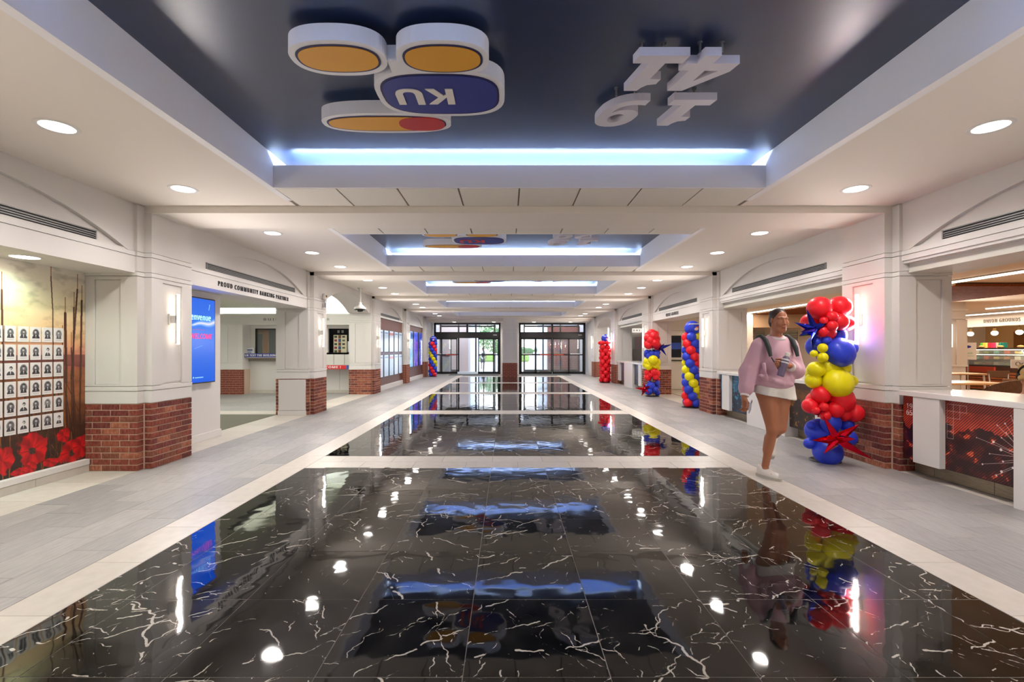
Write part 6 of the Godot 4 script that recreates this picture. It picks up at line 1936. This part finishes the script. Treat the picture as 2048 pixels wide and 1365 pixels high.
func build_walker() -> void:
	var o := thing("person", "walking person in a loose pink sweatshirt, white shorts and white trainers holding a bottle", "person", Vector3(2.63, 0, -4.98))
	var hair := mat(rgb(44, 30, 24), 0.5)
	var hb := Basis.from_euler(Vector3(0.05, 0.02, -0.03))
	var hc := Vector3(0.085, 1.655, 0.02)
	var m := mb()
	var f := Field.new(Vector3(-0.42, -0.01, -0.55), Vector3(0.42, 1.62, 0.38), 0.012)
	# trunk and neck
	f.bone(Vector3(0.07, 1.44, -0.015), Vector3(0.08, 1.57, 0.0), 0.056, 0.050, 0.03)
	f.blob(Vector3(0.055, 1.27, -0.01), Vector3(0.155, 0.19, 0.105), 0.04)
	f.blob(Vector3(0.04, 1.02, 0.0), Vector3(0.135, 0.16, 0.10), 0.05)
	f.blob(Vector3(0.04, 0.91, -0.01), Vector3(0.165, 0.11, 0.115), 0.05)
	# arms
	f.bone(Vector3(-0.10, 1.385, -0.01), Vector3(-0.205, 1.11, -0.02), 0.05, 0.039, 0.03)
	f.bone(Vector3(-0.205, 1.11, -0.02), Vector3(-0.285, 0.875, 0.05), 0.038, 0.024, 0.02)
	f.bone(Vector3(0.215, 1.385, -0.01), Vector3(0.275, 1.13, -0.03), 0.05, 0.039, 0.03)
	f.bone(Vector3(0.275, 1.13, -0.03), Vector3(0.085, 1.185, 0.20), 0.038, 0.024, 0.02)
	# planted leg
	f.bone(Vector3(-0.045, 0.90, 0.0), Vector3(0.0, 0.52, 0.05), 0.092, 0.056, 0.04)
	f.bone(Vector3(0.0, 0.52, 0.05), Vector3(-0.035, 0.09, -0.035), 0.050, 0.034, 0.025)
	f.bone(Vector3(-0.005, 0.42, 0.005), Vector3(-0.02, 0.30, -0.012), 0.050, 0.042, 0.03)
	f.bone(Vector3(-0.035, 0.07, -0.03), Vector3(0.0, 0.045, 0.08), 0.033, 0.024, 0.03)
	# trailing leg, knee bent and heel lifted behind
	f.bone(Vector3(0.125, 0.90, 0.0), Vector3(0.085, 0.53, 0.045), 0.092, 0.056, 0.04)
	f.bone(Vector3(0.085, 0.53, 0.045), Vector3(0.185, 0.35, -0.32), 0.050, 0.034, 0.025)
	f.bone(Vector3(0.118, 0.49, -0.08), Vector3(0.142, 0.44, -0.17), 0.048, 0.042, 0.03)
	f.bone(Vector3(0.185, 0.35, -0.32), Vector3(0.20, 0.22, -0.35), 0.034, 0.026, 0.03)
	f.mesh(m)
	head(m, hc, hb)
	hand(m, Vector3(-0.298, 0.845, 0.06), Basis(Vector3(0.45, 0.15, 0.88).normalized(), Vector3(0.12, -0.97, 0.12).normalized(), Vector3(0.45, 0.15, 0.88).normalized().cross(Vector3(0.12, -0.97, 0.12).normalized())).orthonormalized(), 0.75, 1.0)
	var hy := Vector3(-0.93, 0.12, 0.30).normalized()
	var hx := Vector3(0.05, 1.0, 0.05).slide(hy).normalized()
	hand(m, Vector3(0.062, 1.19, 0.222), Basis(hx, hy, hx.cross(hy)), 1.05, 1.0)
	part("body", m.done(), M.skin, o)
	face_parts(o, hc, hb, hair)
	# hair pulled back into a bun
	var hf := Field.new(hc - Vector3.ONE * 0.2, hc + Vector3.ONE * 0.2, 0.007)
	hf.blob(hc + hb * Vector3(0, 0.036, -0.022), Vector3(0.080, 0.092, 0.092), 0.02, hb)
	hf.blob(hc + hb * Vector3(0, -0.02, -0.06), Vector3(0.07, 0.07, 0.055), 0.03, hb)
	hf.keep((hb * Vector3(0, 0.55, -0.83)).normalized(), (hb * Vector3(0, 0.55, -0.83)).normalized().dot(hc + hb * Vector3(0, 0.06, 0.058)))
	hf.blob(hc + hb * Vector3(0, 0.07, -0.115), Vector3(0.042, 0.04, 0.036), 0.012, hb)
	part("hair", hf.mesh(mb()).done(), hair, o)
	# sweatshirt: baggy body and sleeves, a hem that ends above the shorts
	var pink := mat(rgb(206, 164, 176), 0.9)
	pink.rim_enabled = true
	pink.rim = 0.25
	var s := Field.new(Vector3(-0.46, 0.80, -0.26), Vector3(0.46, 1.56, 0.36), 0.011)
	s.blob(Vector3(0.055, 1.25, -0.005), Vector3(0.195, 0.235, 0.145), 0.05)
	s.blob(Vector3(0.035, 1.03, 0.0), Vector3(0.205, 0.16, 0.16), 0.06)
	s.bone(Vector3(-0.06, 1.41, -0.015), Vector3(0.18, 1.41, -0.015), 0.075, 0.075, 0.05)
	s.keep(Vector3(0.08, 1.0, 0.06).normalized(), 0.957)
	s.bone(Vector3(-0.10, 1.375, -0.01), Vector3(-0.215, 1.11, -0.02), 0.088, 0.086, 0.05)
	s.bone(Vector3(-0.215, 1.11, -0.02), Vector3(-0.265, 0.94, 0.03), 0.086, 0.070, 0.04)
	s.bone(Vector3(-0.265, 0.94, 0.03), Vector3(-0.28, 0.905, 0.042), 0.066, 0.045, 0.03)
	s.bone(Vector3(0.21, 1.375, -0.01), Vector3(0.285, 1.13, -0.03), 0.088, 0.086, 0.05)
	s.bone(Vector3(0.285, 1.13, -0.03), Vector3(0.165, 1.16, 0.11), 0.084, 0.064, 0.04)
	s.bone(Vector3(0.165, 1.16, 0.11), Vector3(0.135, 1.17, 0.145), 0.058, 0.044, 0.03)
	# folds over the waist and along the sleeve
	for q in [[Vector3(-0.15, 1.08, 0.10), Vector3(0.05, 1.0, 0.155), 0.02], [Vector3(-0.05, 1.03, 0.15), Vector3(0.17, 0.985, 0.125), 0.018], [Vector3(-0.24, 1.15, 0.05), Vector3(-0.29, 0.98, 0.07), 0.02], [Vector3(-0.12, 1.2, 0.11), Vector3(-0.11, 1.05, 0.13), 0.018], [Vector3(0.05, 1.25, 0.13), Vector3(0.16, 1.05, 0.13), 0.016]]:
		s.bone(q[0], q[1], q[2], q[2] * 0.6, 0.025)
	var sweat := part("sweatshirt", s.mesh(mb()).done(), pink, o)
	var rib := mat(rgb(224, 214, 212), 0.9)
	part("cuff", mb().tube([Vector3(-0.272, 0.928, 0.036), Vector3(-0.283, 0.895, 0.046), Vector3(-0.292, 0.866, 0.055)], [0.050, 0.046, 0.042], 20).done(), rib, sweat)
	part("cuff", mb().tube([Vector3(0.145, 1.165, 0.135), Vector3(0.12, 1.172, 0.162), Vector3(0.10, 1.178, 0.186)], [0.050, 0.046, 0.042], 20).done(), rib, sweat)
	var ring := []
	for i in 25:
		var a := TAU * i / 24
		ring.append(Vector3(0.072 + 0.077 * cos(a), 1.475 - 0.022 * sin(a), -0.005 + 0.073 * sin(a)))
	part("collar", mb().tube(ring, [0.017], 10, false).done(), rib, sweat)
	# shorts
	var sh := Field.new(Vector3(-0.3, 0.76, -0.25), Vector3(0.36, 1.05, 0.25), 0.010)
	sh.blob(Vector3(0.04, 0.95, -0.005), Vector3(0.19, 0.13, 0.135), 0.04)
	sh.bone(Vector3(-0.055, 0.93, 0.0), Vector3(-0.055, 0.84, 0.01), 0.112, 0.122, 0.04)
	sh.bone(Vector3(0.135, 0.93, 0.0), Vector3(0.135, 0.84, 0.01), 0.112, 0.122, 0.04)
	sh.keep(Vector3(0.18, 1.0, 0.1).normalized(), 0.853)
	part("shorts", sh.mesh(mb()).done(), mat(rgb(226, 220, 212), 0.85), o)
	# trainers
	for q in [[Vector3(-0.045, 0, -0.055), Basis.from_euler(Vector3(0, 0.42, 0))], [Vector3(0.192, 0.325, -0.385), Basis.from_euler(Vector3(1.3, 0.1, 0))]]:
		var sf := Field.new(Vector3(-0.1, -0.02, -0.09), Vector3(0.1, 0.16, 0.24), 0.007)
		sf.bone(Vector3(0, 0.05, -0.02), Vector3(0, 0.04, 0.15), 0.042, 0.038, 0.03)
		sf.bone(Vector3(0, 0.10, -0.015), Vector3(0, 0.05, 0.07), 0.042, 0.036, 0.03)
		sf.keep(Vector3.UP, 0.018)
		sf.keep(Vector3(0, -1, -0.15).normalized(), -0.118)
		var so := mb()
		so.prism(pill(0, 0.067, 0.048, 0.145, 0.0, 2.3), Transform3D(Basis(Vector3.RIGHT, Vector3.BACK, Vector3.DOWN), Vector3(0, 0.028, 0)), 0.028)
		var t := Transform3D(q[1], q[0])
		var shoe := part("shoe", sf.mesh(mb()).done(), mat(rgb(222, 216, 208), 0.6), o, t)
		part("shoe_sole", so.done(), mat(rgb(176, 170, 162), 0.7), shoe)
		part("laces", mb().tube([Vector3(-0.02, 0.082, 0.06), Vector3(0.02, 0.088, 0.05), Vector3(-0.02, 0.096, 0.04), Vector3(0.02, 0.102, 0.03)], [0.004], 6).done(), M.print_white, shoe)
	# backpack with its straps, and the bottle in her hand
	var bp := thing("backpack", "dark backpack whose straps show on the shoulders of the pink sweatshirt", "backpack", Vector3(2.63, 0, -4.98))
	var bag := Field.new(Vector3(-0.2, 0.95, -0.45), Vector3(0.3, 1.5, -0.05), 0.014)
	bag.blob(Vector3(0.055, 1.2, -0.235), Vector3(0.14, 0.21, 0.085), 0.02)
	part("bag_body", bag.mesh(mb()).done(), mat(rgb(44, 48, 50), 0.7), bp)
	for q in [-0.085, 0.19]:
		part("strap", mb().tube([Vector3(q, 1.38, -0.18), Vector3(q, 1.485, -0.07), Vector3(q - 0.005, 1.49, 0.0), Vector3(q, 1.44, 0.085), Vector3(q, 1.36, 0.138), Vector3(q + 0.01, 1.28, 0.152)], [0.018, 0.02, 0.022, 0.024, 0.024, 0.016], 8).done(), mat(rgb(48, 54, 54), 0.7), bp)
	part("strap_end", mb().tube([Vector3(-0.07, 1.27, 0.155), Vector3(-0.03, 1.2, 0.162), Vector3(0.0, 1.14, 0.166)], [0.006], 6).done(), mat(rgb(60, 62, 64), 0.7), bp)
	var bt := thing("drink_bottle", "slim pale bottle with white bands held across the pink sweatshirt", "bottle", Vector3(2.63, 0, -4.98))
	var tb := Transform3D(Basis.from_euler(Vector3(0.05, 0, -0.30)), Vector3(-0.005, 1.195, 0.262))
	var bb := part("bottle_body", mb().lathe([Vector2(0.0, -0.115), Vector2(0.030, -0.115), Vector2(0.034, -0.108), Vector2(0.034, 0.06), Vector2(0.032, 0.075), Vector2(0.02, 0.092), Vector2(0.0, 0.092)], 24, tb).done(), mat(rgb(120, 104, 130), 0.3, 0.2), bt)
	part("bottle_band", mb().lathe([Vector2(0.0345, 0.048), Vector2(0.0355, 0.05), Vector2(0.0355, 0.062), Vector2(0.0345, 0.064)], 24, tb).lathe([Vector2(0.0345, 0.02), Vector2(0.0355, 0.022), Vector2(0.0355, 0.032), Vector2(0.0345, 0.034)], 24, tb).done(), M.print_white, bb)
	part("bottle_cap", mb().lathe([Vector2(0.021, 0.09), Vector2(0.023, 0.093), Vector2(0.023, 0.125), Vector2(0.019, 0.13), Vector2(0.0, 0.13)], 20, tb).done(), mat(rgb(226, 220, 206), 0.4), bt)
	var ph := single("phone", mb().box(Vector3.ZERO, Vector3(0.07, 0.14, 0.009), 0.004).done(), mat(rgb(190, 194, 206), 0.25), "pale phone held low beside the white shorts", "phone", "", Transform3D(Basis.from_euler(Vector3(0.2, 0.9, 0.5)), Vector3(2.63 - 0.258, 0.765, -4.98 + 0.105)))
	part("phone_camera", mb().box(Vector3(0.018, 0.05, 0.006), Vector3(0.022, 0.022, 0.004), 0.001).done(), M.black, ph, Transform3D.IDENTITY)

func simple_person(o: Node3D, hc: Vector3, hb: Basis, bones: Array, skin: Material, cell := 0.018) -> void:
	var lo := hc
	var hi := hc
	for q in bones:
		lo = lo.min(q[0]).min(q[1])
		hi = hi.max(q[0]).max(q[1])
	var f := Field.new(lo - Vector3.ONE * 0.25, hi + Vector3.ONE * 0.25, cell)
	for q in bones:
		f.bone(q[0], q[1], q[2], q[3], 0.03)
	var m := f.mesh(mb())
	head(m, hc, hb, 0.008)
	part("body", m.done(), skin, o)

func build_cafe_people() -> void:
	# the reader at the counter: head bowed, turned towards the hall
	var o := thing("person", "seated blond person with black headphones and bowed head behind the red counter", "person", Vector3(5.52, 0, -5.12))
	var hb := Basis.from_euler(Vector3(0.55, -0.75, 0))
	var hc := Vector3(0.0, 1.06, 0.0)
	var pale := mat(rgb(226, 168, 146), 0.5)
	simple_person(o, hc, hb, [[Vector3(0.05, 0.80, -0.06), Vector3(0.02, 0.98, -0.03), 0.06, 0.05], [Vector3(0.08, 0.48, -0.1), Vector3(0.06, 0.76, -0.07), 0.14, 0.12], [Vector3(-0.06, 0.80, 0.05), Vector3(0.17, 0.80, -0.16), 0.065, 0.065], [Vector3(-0.08, 0.78, 0.08), Vector3(-0.12, 0.55, 0.2), 0.045, 0.04], [Vector3(-0.12, 0.55, 0.2), Vector3(-0.25, 0.70, 0.15), 0.035, 0.025], [Vector3(0.19, 0.78, -0.18), Vector3(0.1, 0.55, -0.28), 0.045, 0.04], [Vector3(0.1, 0.55, -0.28), Vector3(-0.12, 0.70, -0.15), 0.035, 0.025], [Vector3(0.03, 0.5, -0.02), Vector3(-0.3, 0.5, 0.1), 0.075, 0.055], [Vector3(-0.3, 0.5, 0.1), Vector3(-0.28, 0.06, 0.1), 0.05, 0.035], [Vector3(0.1, 0.5, -0.15), Vector3(-0.24, 0.5, -0.12), 0.075, 0.055], [Vector3(-0.24, 0.5, -0.12), Vector3(-0.22, 0.06, -0.12), 0.05, 0.035], [Vector3(-0.28, 0.04, 0.1), Vector3(-0.40, 0.03, 0.14), 0.034, 0.028], [Vector3(-0.22, 0.04, -0.12), Vector3(-0.34, 0.03, -0.1), 0.034, 0.028]], pale)
	var blond := mat(rgb(206, 172, 116), 0.6)
	face_parts(o, hc, hb, blond)
	var hf := Field.new(hc - Vector3.ONE * 0.22, hc + Vector3.ONE * 0.22, 0.009)
	hf.blob(hc + hb * Vector3(0, 0.04, -0.025), Vector3(0.086, 0.09, 0.096), 0.02, hb)
	hf.keep((hb * Vector3(0, 0.5, -0.87)).normalized(), (hb * Vector3(0, 0.5, -0.87)).normalized().dot(hc + hb * Vector3(0, 0.05, 0.05)))
	for i in 14:
		hf.blob(hc + hb * Vector3(0.075 * sin(i * 2.3), 0.06 + 0.05 * cos(i * 1.7), -0.03 + 0.09 * sin(i * 1.1)), Vector3.ONE * 0.026, 0.012, hb)
	part("hair", hf.mesh(mb()).done(), blond, o)
	var top := Field.new(Vector3(-0.2, 0.4, -0.35), Vector3(0.35, 0.86, 0.2), 0.012)
	top.bone(Vector3(0.08, 0.48, -0.1), Vector3(0.06, 0.74, -0.07), 0.155, 0.135, 0.03)
	top.keep(Vector3.DOWN, -0.80)
	part("top", top.mesh(mb()).done(), mat(rgb(232, 226, 220), 0.9), o)
	var tr := Field.new(Vector3(-0.45, 0.05, -0.35), Vector3(0.3, 0.66, 0.3), 0.014)
	for q in [[Vector3(0.03, 0.5, -0.02), Vector3(-0.3, 0.5, 0.1), 0.086, 0.07], [Vector3(-0.3, 0.5, 0.1), Vector3(-0.28, 0.12, 0.1), 0.066, 0.055], [Vector3(0.1, 0.5, -0.15), Vector3(-0.24, 0.5, -0.12), 0.086, 0.07], [Vector3(-0.24, 0.5, -0.12), Vector3(-0.22, 0.12, -0.12), 0.066, 0.055]]:
		tr.bone(q[0], q[1], q[2], q[3], 0.03)
	part("trousers", tr.mesh(mb()).done(), mat(rgb(50, 56, 74), 0.8), o)
	var hp := thing("headphones", "black headphones worn over blond curls behind the red counter", "headphones", Vector3(5.52, 0, -5.12))
	var arc := []
	for i in 17:
		var a := lerpf(-0.2, PI + 0.2, i / 16.0)
		arc.append(hc + hb * Vector3(cos(a) * 0.093, 0.02 + sin(a) * 0.122, -0.015))
	part("headband", mb().tube(arc, [0.012], 10).done(), M.black, hp)
	for s in [-1.0, 1.0]:
		part("ear_cup", mb().ball(hc + hb * Vector3(s * 0.09, -0.005, -0.01), Vector3(0.022, 0.042, 0.038), 16, 10, hb).done(), M.black, hp)
	var seat := thing("stool", "low seat under the reader behind the red counter", "stool", Vector3(5.6, 0, -5.2))
	part("seat", mb().lathe([Vector2(0.0, 0.385), Vector2(0.2, 0.385), Vector2(0.21, 0.40), Vector2(0.19, 0.415), Vector2(0.0, 0.418)], 24).done(), M.walnut, seat)
	part("stem", mb().tube([Vector3(0, 0.02, 0), Vector3(0, 0.39, 0)], [0.025], 12).lathe([Vector2(0.2, 0), Vector2(0.2, 0.012), Vector2(0.03, 0.03)], 24).done(), M.steel, seat)
	# the server behind the food case
	var b := thing("person", "server in a black shirt and dark cap behind the food case", "person", Vector3(16.95, 0, -13.55))
	var bb := Basis.from_euler(Vector3(0.25, -1.2, 0))
	simple_person(b, Vector3(0, 1.58, 0), bb, [[Vector3(0.0, 1.36, 0), Vector3(0, 1.5, 0), 0.055, 0.05], [Vector3(0.02, 0.95, 0), Vector3(0.0, 1.3, 0), 0.13, 0.14], [Vector3(0, 1.36, -0.17), Vector3(0, 1.36, 0.17), 0.06, 0.06], [Vector3(0, 1.34, 0.2), Vector3(-0.05, 1.08, 0.26), 0.048, 0.04], [Vector3(-0.05, 1.08, 0.26), Vector3(-0.28, 1.05, 0.2), 0.036, 0.026], [Vector3(0, 1.34, -0.2), Vector3(-0.05, 1.08, -0.26), 0.048, 0.04], [Vector3(-0.05, 1.08, -0.26), Vector3(-0.28, 1.05, -0.2), 0.036, 0.026], [Vector3(0.02, 0.92, 0.08), Vector3(0.02, 0.06, 0.09), 0.085, 0.045], [Vector3(0.02, 0.92, -0.08), Vector3(0.02, 0.06, -0.09), 0.085, 0.045], [Vector3(0.02, 0.04, 0.09), Vector3(-0.12, 0.035, 0.09), 0.038, 0.034], [Vector3(0.02, 0.04, -0.09), Vector3(-0.12, 0.035, -0.09), 0.038, 0.034]], mat(rgb(196, 150, 126), 0.5))
	face_parts(b, Vector3(0, 1.58, 0), bb, M.black)
	var bs := Field.new(Vector3(-0.25, 0.75, -0.42), Vector3(0.3, 1.5, 0.42), 0.018)
	bs.bone(Vector3(0.02, 0.88, 0), Vector3(0.0, 1.3, 0), 0.165, 0.165, 0.03)
	bs.bone(Vector3(0, 1.37, -0.17), Vector3(0, 1.37, 0.17), 0.08, 0.08, 0.03)
	bs.bone(Vector3(0, 1.34, 0.2), Vector3(-0.03, 1.16, 0.25), 0.07, 0.065, 0.03)
	bs.bone(Vector3(0, 1.34, -0.2), Vector3(-0.03, 1.16, -0.25), 0.07, 0.065, 0.03)
	part("shirt", bs.mesh(mb()).done(), M.black, b)
	part("cap", mb().ball(Vector3(0.0, 1.65, 0), Vector3(0.092, 0.085, 0.092), 18, 10).ball(Vector3(-0.09, 1.635, 0.04), Vector3(0.075, 0.012, 0.07), 14, 6).done(), M.black, b)

func build_passer() -> void:
	# a passer-by outside, seen from behind through the open door
	var o := thing("person", "person in a white top with a dark bag walking outside beyond the open doors", "person", Vector3(-2.12, -0.22, -38.5))
	var hb := Basis.from_euler(Vector3(0, PI, 0))
	var hc := Vector3(0, 1.6, 0)
	simple_person(o, hc, hb, [[Vector3(0.0, 1.38, 0), Vector3(0, 1.52, 0), 0.055, 0.05], [Vector3(0.0, 0.95, 0), Vector3(0.0, 1.3, 0), 0.13, 0.14], [Vector3(-0.17, 1.38, 0), Vector3(0.17, 1.38, 0), 0.055, 0.055], [Vector3(0.2, 1.36, 0), Vector3(0.25, 1.08, 0.04), 0.048, 0.04], [Vector3(0.25, 1.08, 0.04), Vector3(0.26, 0.82, -0.06), 0.036, 0.026], [Vector3(-0.2, 1.36, 0), Vector3(-0.26, 1.08, 0.02), 0.048, 0.04], [Vector3(-0.26, 1.08, 0.02), Vector3(-0.26, 0.82, -0.08), 0.036, 0.026], [Vector3(0.08, 0.92, 0), Vector3(0.09, 0.5, -0.10), 0.085, 0.055], [Vector3(0.09, 0.5, -0.10), Vector3(0.09, 0.07, 0.02), 0.05, 0.035], [Vector3(-0.08, 0.92, 0), Vector3(-0.09, 0.5, 0.06), 0.085, 0.055], [Vector3(-0.09, 0.5, 0.06), Vector3(-0.09, 0.10, 0.24), 0.05, 0.035], [Vector3(0.09, 0.04, 0.02), Vector3(0.09, 0.035, -0.13), 0.038, 0.034], [Vector3(-0.09, 0.07, 0.24), Vector3(-0.09, 0.036, 0.12), 0.036, 0.034]], mat(rgb(150, 104, 80), 0.5), 0.02)
	var sh := Field.new(Vector3(-0.4, 0.7, -0.3), Vector3(0.4, 1.55, 0.3), 0.02)
	sh.bone(Vector3(0, 0.92, 0), Vector3(0, 1.28, 0), 0.17, 0.165, 0.03)
	sh.bone(Vector3(-0.17, 1.38, 0), Vector3(0.17, 1.38, 0), 0.08, 0.08, 0.03)
	sh.bone(Vector3(0.2, 1.36, 0), Vector3(0.24, 1.14, 0.03), 0.07, 0.065, 0.03)
	sh.bone(Vector3(-0.2, 1.36, 0), Vector3(-0.25, 1.14, 0.02), 0.07, 0.065, 0.03)
	part("top", sh.mesh(mb()).done(), mat(rgb(228, 226, 232), 0.9), o)
	var st := Field.new(Vector3(-0.3, 0.4, -0.3), Vector3(0.3, 1.02, 0.3), 0.02)
	st.bone(Vector3(0.08, 0.9, 0), Vector3(0.09, 0.58, -0.08), 0.105, 0.095, 0.03)
	st.bone(Vector3(-0.08, 0.9, 0), Vector3(-0.09, 0.58, 0.05), 0.105, 0.095, 0.03)
	part("shorts", st.mesh(mb()).done(), mat(rgb(60, 62, 70), 0.9), o)
	part("hair", mb().ball(hc + Vector3(0, 0.035, 0.012), Vector3(0.085, 0.095, 0.1), 16, 10).done(), mat(rgb(40, 30, 26), 0.6), o)
	var bg := thing("shoulder_bag", "dark bag on the back of the person walking outside", "bag", Vector3(-2.12, -0.22, -38.5))
	part("bag_body", mb().box(Vector3(0.05, 1.12, 0.24), Vector3(0.28, 0.36, 0.12), 0.05).done(), mat(rgb(52, 46, 54), 0.8), bg)
	part("strap", mb().tube([Vector3(0.14, 1.28, 0.2), Vector3(0.13, 1.47, 0.06), Vector3(0.13, 1.40, -0.12)], [0.016], 8).done(), mat(rgb(52, 46, 54), 0.8), bg)
